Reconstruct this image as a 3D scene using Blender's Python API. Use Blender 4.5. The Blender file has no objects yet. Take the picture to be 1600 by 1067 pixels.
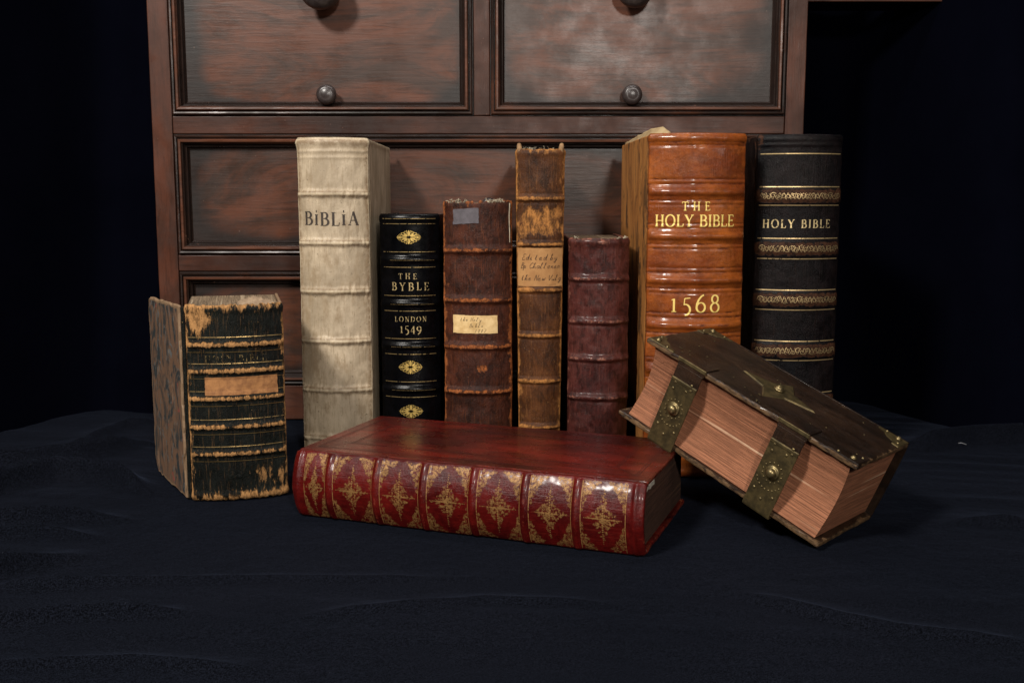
import bpy, bmesh, math, random
import numpy as np
from mathutils import Matrix, Vector, Euler

# ------------------------------------------------------------------ camera, world, light
S = bpy.context.scene
F_PX, PITCH, CAM_H = 1640.0, math.atan(223.5/1640.0), 0.373
cam_d = bpy.data.cameras.new('camera'); cam = bpy.data.objects.new('camera', cam_d)
S.collection.objects.link(cam); S.camera = cam
cam_d.sensor_width = 36.0; cam_d.lens = 36.0*F_PX/1600.0
cam_d.clip_start = 0.05; cam_d.clip_end = 60
cam.location = (0, 0, CAM_H); cam.rotation_euler = (math.pi/2-PITCH, 0, 0)
S.view_settings.view_transform = 'Standard'; S.view_settings.look = 'None'
S.view_settings.gamma = 1; S.view_settings.exposure = 0.0
try: S.view_settings.use_curve_mapping = False
except Exception: pass
W_ = bpy.data.worlds.new('World'); S.world = W_; W_.use_nodes = True
bg = W_.node_tree.nodes['Background']; bg.inputs[0].default_value = (.62, .72, 1.0, 1); bg.inputs[1].default_value = 0.005

def area(name, loc, tgt, power, sx, sy, col, spread=None):
    d = bpy.data.lights.new(name, 'AREA'); d.shape = 'RECTANGLE'; d.size = sx; d.size_y = sy
    d.energy = power; d.color = col
    if spread: d.spread = math.radians(spread)
    o = bpy.data.objects.new(name, d); S.collection.objects.link(o)
    o.location = loc
    o.rotation_euler = (Vector(tgt)-Vector(loc)).to_track_quat('-Z', 'Y').to_euler()
    return o
area('key_light', (-1.15, -0.35, 1.90), (0.05, 1.40, 0.15), 68, .34, .34, (1.0, .95, .88))
area('fill_light', (0.46, -1.24, 1.15), (0.08, 1.5, 0.24), 33, .18, .20, (1.0, .93, .85))
area('top_light', (0.0, 1.42, 1.55), (0.0, 1.30, 0.0), 7, 1.3, .10, (1.0, .97, .94))
area('side_light', (1.45, 0.10, 0.75), (0.30, 1.2, 0.1), 1.2, .4, .4, (1.0, .93, .86))

# ------------------------------------------------------------------ helpers
COL = S.collection
def at(px, py, Y):                       # a picture direction met with the plane y = Y
    a = (px-800)/F_PX; b = (533.5-py)/F_PX
    d = Vector((a, math.cos(PITCH)+b*math.sin(PITCH), -math.sin(PITCH)+b*math.cos(PITCH)))
    t = Y/d.y
    return Vector((0, 0, CAM_H))+d*t
def zat(py, Y): return at(800, py, Y).z

def vnoise(x, y, seed=0):
    x = np.asarray(x, float); y = np.asarray(y, float)
    xi = np.floor(x); yi = np.floor(y); fx = x-xi; fy = y-yi
    def h(a, b):
        v = np.sin(a*127.1+b*311.7+seed*74.7)*43758.5453
        return v-np.floor(v)
    sx = fx*fx*(3-2*fx); sy = fy*fy*(3-2*fy)
    return (h(xi, yi)*(1-sx)+h(xi+1, yi)*sx)*(1-sy)+(h(xi, yi+1)*(1-sx)+h(xi+1, yi+1)*sx)*sy
def fbm(x, y, seed=0, o=4):
    t = 0; a = .5; x = np.asarray(x, float); y = np.asarray(y, float)
    for i in range(o):
        t = t+a*(vnoise(x, y, seed+i*13)-.5)*2; a *= .5; x = x*2.03+7.1; y = y*2.03+3.7
    return t

def mesh(name, V, F, mat, parent=None, smooth=True, attrs=None):
    me = bpy.data.meshes.new(name)
    me.from_pydata([tuple(map(float, v)) for v in V], [], [tuple(map(int, f)) for f in F]); me.update()
    if attrs:
        for k, a in attrs.items():
            at_ = me.attributes.new(k, 'FLOAT', 'POINT'); at_.data.foreach_set('value', np.asarray(a, dtype=np.float32))
    if smooth: me.polygons.foreach_set('use_smooth', [True]*len(me.polygons))
    o = bpy.data.objects.new(name, me); COL.objects.link(o)
    if mat: me.materials.append(mat)
    if parent: o.parent = parent
    return o
def bm_obj(name, bm, mat, parent=None, smooth=False):
    me = bpy.data.meshes.new(name); bmesh.ops.recalc_face_normals(bm, faces=bm.faces); bm.to_mesh(me); bm.free()
    if smooth: me.polygons.foreach_set('use_smooth', [True]*len(me.polygons))
    o = bpy.data.objects.new(name, me); COL.objects.link(o)
    if mat: me.materials.append(mat)
    if parent: o.parent = parent
    return o
def empty(name, label, cat, loc=(0, 0, 0), rot=(0, 0, 0), group=None):
    o = bpy.data.objects.new(name, None); COL.objects.link(o); o.empty_display_size = .02
    o.location = loc; o.rotation_euler = rot; o['label'] = label; o['category'] = cat
    if group: o['group'] = group
    return o
def box(bm, x0, x1, y0, y1, z0, z1, bev=0, seg=2):
    r = bmesh.ops.create_cube(bm, size=1)
    vs = r['verts']
    bmesh.ops.scale(bm, vec=(x1-x0, y1-y0, z1-z0), verts=vs)
    bmesh.ops.translate(bm, vec=((x0+x1)/2, (y0+y1)/2, (z0+z1)/2), verts=vs)
    if bev > 0:
        es = list({e for v in vs for e in v.link_edges})
        bmesh.ops.bevel(bm, geom=es, offset=bev, segments=seg, profile=.5, affect='EDGES')
def wornbox(name, mat, parent, x0, x1, y0, y1, z0, z1, bev=.0012, cell=.008, amp=.0008, seed=1):
    """a board: bevelled box cut fine, its edges nibbled by wear; attribute wear = closeness to an edge"""
    bm = bmesh.new(); box(bm, x0, x1, y0, y1, z0, z1, bev, 2)
    for ax, a, b in ((0, x0, x1), (1, y0, y1), (2, z0, z1)):
        n = int((b-a)/cell)
        for i in range(1, n):
            c = [0, 0, 0]; c[ax] = a+(b-a)*i/n; nn = [0, 0, 0]; nn[ax] = 1
            bmesh.ops.bisect_plane(bm, geom=bm.verts[:]+bm.edges[:]+bm.faces[:], plane_co=c, plane_no=nn, dist=1e-5)
    bm.verts.ensure_lookup_table()
    co = np.array([v.co[:] for v in bm.verts])
    d = np.stack([np.minimum(co[:, 0]-x0, x1-co[:, 0])/max(x1-x0, 1e-6), np.minimum(co[:, 1]-y0, y1-co[:, 1]), np.minimum(co[:, 2]-z0, z1-co[:, 2])], 1)
    dims = np.array([x1-x0, y1-y0, z1-z0]); thin = int(np.argmin(dims))
    dd = np.stack([np.minimum(co[:, i]-(x0, y0, z0)[i], (x1, y1, z1)[i]-co[:, i]) for i in range(3) if i != thin], 1).min(1)
    wear = np.exp(-np.maximum(dd, 0)/.006)
    n1 = fbm(co[:, 1]*60+co[:, 0]*31, co[:, 2]*60, seed); n2 = fbm(co[:, 1]*60+9, co[:, 2]*60+co[:, 0]*47, seed+5)
    cen = np.array([(x0+x1)/2, (y0+y1)/2, (z0+z1)/2])
    for v, w, a, b in zip(bm.verts, wear, n1, n2):
        k = amp*w
        v.co += Vector([(-1 if (v.co[i]-cen[i]) > 0 else 1)*k*(abs(a) if i == thin else abs(b)*2.2)*(0.3 if i == thin else 1) for i in range(3)])
    me = bpy.data.meshes.new(name); bmesh.ops.recalc_face_normals(bm, faces=bm.faces); bm.to_mesh(me); bm.free()
    at_ = me.attributes.new('wear', 'FLOAT', 'POINT'); at_.data.foreach_set('value', wear.astype(np.float32))
    o = bpy.data.objects.new(name, me); COL.objects.link(o); me.materials.append(mat); o.parent = parent
    return o
def lathe(bm, prof, M, n=24):
    rings = []
    for r, h in prof:
        rings.append([bm.verts.new(M @ Vector((r*math.cos(2*math.pi*i/n), r*math.sin(2*math.pi*i/n), h))) for i in range(n)])
    for a, b in zip(rings, rings[1:]):
        for i in range(n): bm.faces.new((a[i], a[(i+1) % n], b[(i+1) % n], b[i]))
    bm.faces.new(rings[0][::-1]); bm.faces.new(rings[-1])
class MB:
    def __init__(s): s.V = []; s.F = []
    def add(s, V, F):
        k = len(s.V); s.V += [tuple(v) for v in V]; s.F += [tuple(i+k for i in f) for f in F]
    def tube(s, pts, r, n=5):
        pts = [Vector(p) for p in pts]; V = []; F = []
        for i, p in enumerate(pts):
            d = (pts[min(i+1, len(pts)-1)]-pts[max(i-1, 0)]).normalized()
            a = d.orthogonal().normalized(); b = d.cross(a)
            rr = r*(1-.5*i/len(pts))
            V += [p+a*rr*math.cos(2*math.pi*k/n)+b*rr*math.sin(2*math.pi*k/n) for k in range(n)]
        for i in range(len(pts)-1):
            F += [(i*n+k, i*n+(k+1) % n, (i+1)*n+(k+1) % n, (i+1)*n+k) for k in range(n)]
        F += [tuple(range(n))[::-1], tuple((len(pts)-1)*n+k for k in range(n))]
        s.add(V, F)
    def stroke(s, f, pts, w, off, step=.0025, w1=None, nib=None):
        """flat ribbon laid on the surface f(u, v, off); nib=(thick, thin) varies width by direction"""
        P = [pts[0]]
        for a, b in zip(pts, pts[1:]):
            L = math.hypot(b[0]-a[0], b[1]-a[1]); n = max(1, int(L/step))
            P += [(a[0]+(b[0]-a[0])*i/n, a[1]+(b[1]-a[1])*i/n) for i in range(1, n+1)]
        V = []; n = len(P)
        for i, p in enumerate(P):
            q0 = P[max(i-1, 0)]; q1 = P[min(i+1, n-1)]
            dx, dy = q1[0]-q0[0], q1[1]-q0[1]; L = math.hypot(dx, dy) or 1
            ww = w if w1 is None else w+(w1-w)*i/(n-1)
            if nib: ww = nib[1]+(nib[0]-nib[1])*abs(dy/L)
            nx, ny = -dy/L*ww/2, dx/L*ww/2
            V += [f(p[0]+nx, p[1]+ny, off), f(p[0]-nx, p[1]-ny, off)]
        s.add(V, [(2*i, 2*i+1, 2*i+3, 2*i+2) for i in range(n-1)])
    def poly(s, f, pts, off):
        c = (sum(p[0] for p in pts)/len(pts), sum(p[1] for p in pts)/len(pts))
        V = [f(c[0], c[1], off)]+[f(p[0], p[1], off) for p in pts]; n = len(pts)
        s.add(V, [(0, 1+i, 1+(i+1) % n) for i in range(n)])
    def sheet(s, f, u0, u1, v0, v1, off, nu=16, nv=8, jag=0, seed=3, skew=0):
        """a thin patch (paper, leather) glued on the surface, with a rim"""
        U = np.linspace(0, 1, nu+1); Vv = np.linspace(0, 1, nv+1); top = []; bot = []
        for j in range(nv+1):
            for i in range(nu+1):
                u = u0+(u1-u0)*U[i]; v = v0+(v1-v0)*Vv[j]+skew*(U[i]-.5)
                if i in (0, nu): u += jag*float(fbm(v*400, 3, seed+i))
                if j in (0, nv): v += jag*float(fbm(u*400, 5, seed+j))
                top.append(f(u, v, off)); bot.append(f(u, v, -.0002))
        n = nu+1; q = lambda i, j: j*n+i; N = len(top); FF = []
        for j in range(nv):
            for i in range(nu): FF.append((q(i, j), q(i+1, j), q(i+1, j+1), q(i, j+1)))
        for i in range(nu):
            FF.append((q(i, 0)+N, q(i+1, 0)+N, q(i+1, 0), q(i, 0))); FF.append((q(i, nv), q(i+1, nv), q(i+1, nv)+N, q(i, nv)+N))
        for j in range(nv):
            FF.append((q(0, j), q(0, j+1), q(0, j+1)+N, q(0, j)+N)); FF.append((q(nu, j)+N, q(nu, j+1)+N, q(nu, j+1), q(nu, j)))
        s.add(top+bot, FF)
    def build(s, name, mat, parent=None, smooth=False): return mesh(name, s.V, s.F, mat, parent, smooth)

# ------------------------------------------------------------------ materials
def nt(name):
    m = bpy.data.materials.new(name); m.use_nodes = True; t = m.node_tree
    p = t.nodes['Principled BSDF']
    return m, t, t.nodes, t.links, p
def N(t, kind, **kw):
    n = t.nodes.new(kind)
    for k, v in kw.items():
        if k in n.inputs: n.inputs[k].default_value = v
        else: setattr(n, k, v)
    return n
def noise(t, vec, scale, detail=5, rough=.6, dist=0):
    n = N(t, 'ShaderNodeTexNoise'); n.inputs['Scale'].default_value = scale; n.inputs['Detail'].default_value = detail
    n.inputs['Roughness'].default_value = rough; n.inputs['Distortion'].default_value = dist
    t.links.new(vec, n.inputs['Vector']); return n.outputs['Fac']
def ramp(t, fac, lo, hi, a=0., b=1.):
    n = N(t, 'ShaderNodeMapRange'); n.interpolation_type = 'SMOOTHSTEP'
    t.links.new(fac, n.inputs['Value']); n.inputs['From Min'].default_value = lo; n.inputs['From Max'].default_value = hi
    n.inputs['To Min'].default_value = a; n.inputs['To Max'].default_value = b
    return n.outputs['Result']
def mixc(t, fac, a, b):
    n = N(t, 'ShaderNodeMix', data_type='RGBA')
    t.links.new(fac, n.inputs[0])
    for s_, v in ((6, a), (7, b)):
        if hasattr(v, 'node'): t.links.new(v, n.inputs[s_])
        else: n.inputs[s_].default_value = (*v, 1)
    return n.outputs[2]
def math_(t, op, a, b):
    n = N(t, 'ShaderNodeMath', operation=op)
    for i, v in ((0, a), (1, b)):
        if hasattr(v, 'node'): t.links.new(v, n.inputs[i])
        else: n.inputs[i].default_value = v
    return n.outputs[0]
def coords(t, scale=(1, 1, 1), loc=(0, 0, 0)):
    tc = N(t, 'ShaderNodeTexCoord'); mp = N(t, 'ShaderNodeMapping')
    mp.inputs['Scale'].default_value = scale; mp.inputs['Location'].default_value = loc
    t.links.new(tc.outputs['Object'], mp.inputs['Vector']); return mp.outputs['Vector']
def bump(t, p, h, strength, dist=.001, prev=None):
    b = N(t, 'ShaderNodeBump'); b.inputs['Strength'].default_value = strength; b.inputs['Distance'].default_value = dist
    t.links.new(h, b.inputs['Height'])
    if prev: t.links.new(prev, b.inputs['Normal'])
    t.links.new(b.outputs['Normal'], p.inputs['Normal']); return b.outputs['Normal']
def attr(t, name): n = N(t, 'ShaderNodeAttribute', attribute_name=name); return n.outputs['Fac']

def leather(name, c1, c2, worn, lo=.55, hi=.75, rough=(.35, .6), scale=22, streak=(1, 1, 1), bmp=.35, spots=None,
            wearscale=140, spec=.26, loc=(0, 0, 0), grain=500, coat=0.0, speckle=.62, mot=.38, scratch=.17):
    m, t, nd, lk, p = nt(name)
    v = coords(t, streak, loc); v0 = coords(t, (1, 1, 1), loc)
    a = noise(t, v, scale, 6, .65, .3)
    col = mixc(t, ramp(t, a, .35, .65), c1, c2)
    b = noise(t, v, wearscale, 6, .75)
    big = noise(t, v0, 30, 3)
    w = math_(t, 'ADD', math_(t, 'MULTIPLY', attr(t, 'wear'), .62), math_(t, 'MULTIPLY', b, 1.3))
    w = math_(t, 'ADD', w, math_(t, 'MULTIPLY', big, .5))
    w = math_(t, 'SUBTRACT', w, .5)
    mott = ramp(t, noise(t, v, wearscale*.6, 6, .75, .5), .36, .60, mot, 1.0)
    mm = N(t, 'ShaderNodeMix', data_type='RGBA', blend_type='MULTIPLY'); mm.inputs[0].default_value = 1
    lk.new(col, mm.inputs[6]); lk.new(mott, mm.inputs[7]); col = mm.outputs[2]
    mask = ramp(t, w, lo, hi)
    wv = mixc(t, ramp(t, noise(t, v, wearscale*1.7, 6, .8, .4), .36, .60), tuple(x*.30 for x in worn), worn)
    col = mixc(t, mask, col, wv)
    if spots:
        sp = ramp(t, noise(t, v0, 330, 3, .7), speckle, speckle+.05)
        col = mixc(t, sp, col, spots)
    if scratch:
        fib = noise(t, coords(t, (1, 1, .055), loc), 620, 4, .7, .15)
        col = mixc(t, ramp(t, fib, .56, .66, 0, scratch), col, worn)
        col = mixc(t, ramp(t, fib, .44, .34, 0, min(1, scratch*1.6)), col, tuple(x*.25 for x in c1))
    lk.new(col, p.inputs['Base Color'])
    g = noise(t, v0, grain, 4, .7)
    r = ramp(t, noise(t, v0, 45, 5), .3, .7, rough[0], rough[1])
    r = math_(t, 'ADD', r, math_(t, 'MULTIPLY', mask, .22))
    lk.new(r, p.inputs['Roughness'])
    p.inputs['Specular IOR Level'].default_value = spec
    if coat: p.inputs['Coat Weight'].default_value = coat; p.inputs['Coat Roughness'].default_value = .16
    h = math_(t, 'ADD', math_(t, 'MULTIPLY', g, .5), math_(t, 'MULTIPLY', b, .8))
    h = math_(t, 'SUBTRACT', h, math_(t, 'MULTIPLY', mask, .5))
    if scratch: h = math_(t, 'ADD', h, math_(t, 'MULTIPLY', fib, .8))
    bump(t, p, h, min(1, bmp*1.5), .0016)
    return m
def gilt(name, c=(.78, .52, .18), drop=.42, rough=.38, met=.85, scale=260):
    m, t, nd, lk, p = nt(name)
    v = coords(t)
    n = noise(t, v, scale, 4, .7); n2 = noise(t, v, 40, 3)
    lk.new(mixc(t, n2, tuple(x*.65 for x in c), c), p.inputs['Base Color'])
    p.inputs['Metallic'].default_value = met; p.inputs['Roughness'].default_value = rough
    lk.new(ramp(t, n, drop-.05, drop+.03), p.inputs['Alpha'])
    bump(t, p, n, .3, .0005)
    return m
def pages(name, c1, c2, axis, rough=.8, dens=800):
    """stacked leaves: stripes across the thickness axis only"""
    m, t, nd, lk, p = nt(name)
    sc = [3, 3, 3]; sc[axis] = dens/4
    v = coords(t, tuple(sc)); v2 = coords(t, (1, 1, 1))
    a = noise(t, v, 4, 4, .85, .0)
    sc2 = [1.5, 1.5, 1.5]; sc2[axis] = 110
    b = noise(t, coords(t, tuple(sc2)), 1.6, 3, .5)
    g = noise(t, v2, 35, 5, .6)
    col = mixc(t, ramp(t, a, .40, .60), tuple(x*.38 for x in c1), c1)
    col = mixc(t, ramp(t, b, .62, .72), col, c2)
    col = mixc(t, ramp(t, g, .45, .75, 0, .5), col, tuple(x*.55 for x in c1))
    lk.new(col, p.inputs['Base Color']); p.inputs['Roughness'].default_value = rough
    p.inputs['Specular IOR Level'].default_value = .25
    h = math_(t, 'ADD', a, b)
    bump(t, p, h, .8, .0012)
    return m
def wood(name, grain_axis, c_mid, c_red, c_dark, rough=(.32, .55), bmp=.25, seed=0, dark=.5, spec=.26):
    m, t, nd, lk, p = nt(name)
    s1 = [10, 10, 10]; s1[grain_axis] = 3.2
    s2 = [150, 150, 150]; s2[grain_axis] = 11
    v1 = coords(t, tuple(s1), (seed, seed*2, seed*3)); v2 = coords(t, tuple(s2), (seed, 0, 0)); v3 = coords(t, (1, 1, 1), (seed, 0, 0))
    a = noise(t, v1, 1, 8, .68, 2.4); b = noise(t, v2, 1, 5, .7, .3); c = noise(t, v3, 5.5, 4, .55)
    col = mixc(t, ramp(t, a, .36, .64), c_mid, c_red)
    col = mixc(t, ramp(t, b, .48, .68, 0, .5), col, tuple(x*.42 for x in c_mid))
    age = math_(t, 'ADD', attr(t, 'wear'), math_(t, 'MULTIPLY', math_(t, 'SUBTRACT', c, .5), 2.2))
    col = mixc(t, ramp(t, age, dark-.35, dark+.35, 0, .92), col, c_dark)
    dn = ramp(t, noise(t, v3, 190, 3, .6), .70, .75)
    col = mixc(t, dn, col, tuple(min(1, x*2.2+.02) for x in c_mid))
    lk.new(col, p.inputs['Base Color'])
    p.inputs['Specular IOR Level'].default_value = spec
    lk.new(ramp(t, noise(t, v3, 22, 5), .3, .7, rough[0], rough[1]), p.inputs['Roughness'])
    bump(t, p, math_(t, 'ADD', b, math_(t, 'MULTIPLY', noise(t, v3, 60, 4), .4)), bmp, .0012)
    return m
def plain(name, c, rough=.6, met=0., c2=None, scale=80, bmp=.3, spec=.5, dist=.001):
    m, t, nd, lk, p = nt(name); v = coords(t)
    n = noise(t, v, scale, 5, .65)
    lk.new(mixc(t, ramp(t, n, .3, .7), c, c2 or tuple(x*.55 for x in c)), p.inputs['Base Color'])
    p.inputs['Roughness'].default_value = rough; p.inputs['Metallic'].default_value = met
    p.inputs['Specular IOR Level'].default_value = spec
    bump(t, p, n, bmp, dist); return m

M = {}
M['stile'] = wood('old_wood_upright', 2, (.060, .025, .016), (.100, .034, .019), (.028, .011, .007), seed=2, dark=.95)
M['rail'] = wood('old_wood_rail', 0, (.052, .022, .015), (.088, .032, .019), (.024, .011, .008), seed=4, dark=1.05)
M['mould'] = wood('old_wood_moulding', 0, (.070, .029, .017), (.125, .045, .024), (.010, .007, .006), rough=(.25, .45), seed=7, dark=.55)
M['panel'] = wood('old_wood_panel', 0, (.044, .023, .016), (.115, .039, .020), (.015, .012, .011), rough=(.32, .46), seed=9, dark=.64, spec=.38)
M['knob'] = plain('dark_turned_wood', (.052, .040, .038), .30, c2=(.028, .020, .019), scale=140, bmp=.35)
M['iron'] = plain('dark_iron_pin', (.10, .09, .09), .4, .6)

def cloth_mat(name, c1, c2, weave=1.0):
    m, t, nd, lk, p = nt(name)
    v = coords(t); vx = coords(t, (1, 3.2, 1)); vy = coords(t, (3.2, 1, 1))
    a = noise(t, vx, 520, 2, .6); b = noise(t, vy, 520, 2, .6)
    w = math_(t, 'MULTIPLY', a, b)
    big = noise(t, v, 3.2, 5, .55)
    col = mixc(t, ramp(t, big, .3, .7), c1, c2)
    col = mixc(t, ramp(t, w, .17, .34), tuple(x*.25 for x in c1), mixc(t, ramp(t, big, .3, .7), tuple(x*1.7 for x in c1), tuple(x*1.7 for x in c2)))
    lint = ramp(t, noise(t, v, 520, 2, .5), .755, .79, 0, .5)
    col = mixc(t, lint, col, (.06, .065, .085))
    lk.new(col, p.inputs['Base Color']); p.inputs['Roughness'].default_value = .92
    p.inputs['Specular IOR Level'].default_value = .02
    p.inputs['Sheen Weight'].default_value = .034; p.inputs['Sheen Roughness'].default_value = .4
    p.inputs['Sheen Tint'].default_value = (.35, .45, .75, 1)
    n1 = bump(t, p, w, .35*weave, .0007)
    b2 = N(t, 'ShaderNodeBump'); b2.inputs['Strength'].default_value = .5; b2.inputs['Distance'].default_value = .006
    lk.new(noise(t, v, 26, 6, .6), b2.inputs['Height']); lk.new(n1, b2.inputs['Normal']); lk.new(b2.outputs['Normal'], p.inputs['Normal'])
    return m
M['cloth'] = cloth_mat('navy_black_cloth', (.0052, .0060, .0096), (.0036, .0045, .0074))
M['drop'] = plain('black_velvet', (.0016, .0018, .0042), 1.0, c2=(.0012, .0014, .0034), spec=.0, scale=6, bmp=.1)

# ------------------------------------------------------------------ setting: cloth and backdrop
def smooth01(x): x = np.clip(x, 0, 1); return x*x*(3-2*x)
nx, ny = 620, 460
X = np.linspace(-1.9, 1.9, nx); Y = .45+(2.05-.45)*np.linspace(0, 1, ny)
XX, YY = np.meshgrid(X, Y)
# how free the cloth is to crease: flat under and just beside the books and the cabinet
dx_ = np.maximum(np.maximum(-.43-XX, XX-.48), 0); dy_ = np.maximum(np.maximum(1.03-YY, YY-1.70), 0)
free = smooth01(np.hypot(dx_, dy_)/.10)
warp = fbm(XX*1.3, YY*1.9, 4)*.10
def onground(px, py): v = at(px, py, 1.0); k = CAM_H/(CAM_H-v.z); return (v.x*k, k)
def crease(line, w, h, seed):
    P = [onground(*q) for q in line]; best = np.full(XX.shape, 1e9); side = np.zeros(XX.shape); tt = np.zeros(XX.shape)
    Ls = [math.dist(a, b) for a, b in zip(P, P[1:])]; tot = sum(Ls); acc = 0
    wob = fbm(XX*7, YY*7, seed, 3)*.010
    for (a, b), L in zip(zip(P, P[1:]), Ls):
        ux, uy = (b[0]-a[0])/L, (b[1]-a[1])/L
        t = (XX-a[0])*ux+(YY-a[1])*uy; n = -(XX-a[0])*uy+(YY-a[1])*ux+wob
        tc = np.clip(t, 0, L); d = np.hypot(t-tc, n); m_ = d < best
        best = np.where(m_, d, best); side = np.where(m_, n, side); tt = np.where(m_, (acc+tc)/tot, tt); acc += L
    n = np.where(side < 0, best/(w*.7), best/(w*1.9))
    return h*np.clip(np.minimum(tt*5+.5, (1-tt)*4), 0, 1)*np.exp(-n**1.35)
Z = fbm(XX*2.2+warp*6, YY*3.4+warp*9, 11, 3)*.004+fbm(XX*1.6, YY*20+XX*3.2, 21, 2)*.0034+fbm(XX*2.5-YY*2, YY*34+XX*6, 27, 2)*.0016
for r in ((((-90, 826), (146, 816), (366, 803), (440, 800)), .010, .010, 1), (((-90, 915), (60, 884), (146, 867), (290, 847)), .010, .012, 2),
          (((24, 920), (244, 906), (440, 899), (790, 900)), .008, .010, 3), (((300, 890), (440, 857), (500, 826)), .008, .009, 4),
          (((-80, 735), (122, 716), (246, 688)), .014, .011, 5), (((-60, 785), (88, 745), (170, 752), (260, 778)), .014, .014, 6),
          (((-60, 985), (90, 968), (300, 962)), .007, .006, 7), (((120, 700), (190, 668), (250, 655)), .014, .006, 8),
          (((1430, 702), (1520, 690), (1700, 682)), .016, .012, 9), (((1180, 930), (1400, 985), (1650, 1010)), .008, .004, 10),
          (((1380, 830), (1500, 815), (1660, 826)), .010, .006, 11), (((-50, 1045), (200, 1040), (420, 1052)), .006, .004, 12),
          (((500, 960), (760, 935), (980, 945)), .007, .003, 13), (((1250, 900), (1420, 880), (1640, 895)), .008, .004, 14),
          (((-80, 850), (80, 838), (210, 842)), .009, .006, 15), (((330, 800), (400, 830), (470, 838)), .008, .005, 16)):
    Z = Z+2.3*crease(*r)
Z = Z*free*(1-smooth01((1.0-YY)/.5)*.35)
Z = np.minimum(Z, .004+.03*free)-.0006
Z += .0005*fbm(XX*28, YY*28, 31, 3)*(1-.6*(1-free))-.0008
V = np.stack([XX.ravel(), YY.ravel(), Z.ravel()], 1)
F = [(j*nx+i, j*nx+i+1, (j+1)*nx+i+1, (j+1)*nx+i) for j in range(ny-1) for i in range(nx-1)]
g = mesh('ground', V, F, M['cloth']); g['kind'] = 'structure'
X = np.linspace(-3.2, 3.2, 260); T = np.linspace(0, 1, 40); V = []; F = []
for j, tt in enumerate(T):
    for x in X:
        V.append((x, 2.0-.30*float(smooth01((abs(x+.05)-.66)/.2))+.035*math.sin(x*9+2*math.sin(x*3))+.02*math.sin(x*23+tt)-.14*(1-tt)**6, -.02+2.6*tt))
n = len(X); F = [(j*n+i, j*n+i+1, (j+1)*n+i+1, (j+1)*n+i) for j in range(len(T)-1) for i in range(n-1)]
b = mesh('backdrop', V, F, M['drop']); b['kind'] = 'structure'

# ------------------------------------------------------------------ the cabinet
CY_ = 1.75
cab = empty('cabinet', 'old dark reddish wooden chest of drawers standing behind the row of books', 'cabinet', (0, CY_, 0))
def slab(name, mat, x0, x1, y0, y1, z0, z1, parent=cab, bev=.0015, wearv=None, cell=None):
    return wornbox(name, mat, parent, x0, x1, y0, y1, z0, z1, bev, cell or .03, .0005, seed=int(abs(x0)*97+z0*31))
XL0, XL1, XR0, XR1 = -.590, -.556, .4465, .478
TOPZ = .93
slab('stile', M['stile'], XL0, XL1, 0, .03, .0, TOPZ)
slab('stile', M['stile'], XR0, XR1, 0, .03, .0, TOPZ)
slab('stile', M['stile'], -.0625, -.036, .001, .03, .5065, .90)
slab('rail', M['rail'], XL1+.0003, XR0-.0003, .0006, .03, .4775, .5060)
slab('rail', M['rail'], XL1+.0003, XR0-.0003, .0006, .03, .2530, .2795)
slab('rail', M['rail'], XL1+.0003, XR0-.0003, .0006, .03, .001, .0600)
slab('rail', M['rail'], XL1+.0003, XR0-.0003, .0006, .03, .9005, TOPZ)
slab('carcass', M['stile'], XL0+.001, XR1-.001, .0302, .235, .002, TOPZ-.002, cell=.1)
slab('cornice', M['rail'], XL0-.02, XR1+.02, -.02, .24, TOPZ+.0005, TOPZ+.03, cell=.1)
slab('side_shelf', M['rail'], XR1+.0005, at(1473, 3, 1.82).x, .07, .16, at(1360, 3, 1.82).z, .728, cell=.05)
PROF = [(0, .012), (0, .002), (.0012, .002), (.0016, -.0035), (.0034, -.0052), (.0056, -.0045), (.0066, -.0012), (.0072, -.0012),
        (.0078, -.0060), (.0100, -.0082), (.0126, -.0078), (.0140, -.0040), (.0152, -.0030), (.0160, .0030), (.0178, .0048), (.0200, .0040), (.0212, .0100), (.0236, .0125)]
def panel_grid(x0, x1, z0, z1, y, edge_fn, nu=60, nv=40):
    V = []; A = []; F = []
    for j in range(nv+1):
        for i in range(nu+1):
            x = x0+(x1-x0)*i/nu; z = z0+(z1-z0)*j/nv
            V.append((x, y, z)); A.append(edge_fn(x, z))
    n = nu+1
    for j in range(nv):
        for i in range(nu): F.append((j*n+i, j*n+i+1, (j+1)*n+i+1, (j+1)*n+i))
    k = len(V)
    V += [(x0, y+.012, z0), (x1, y+.012, z0), (x1, y+.012, z1), (x0, y+.012, z1)]; A += [1]*4
    c = [0, nu, nv*n+nu, nv*n]
    F.append((k, k+3, k+2, k+1))
    for a in range(4):
        F.append((c[a], k+a, k+(a+1) % 4, c[(a+1) % 4]))
    return V, F, A
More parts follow.
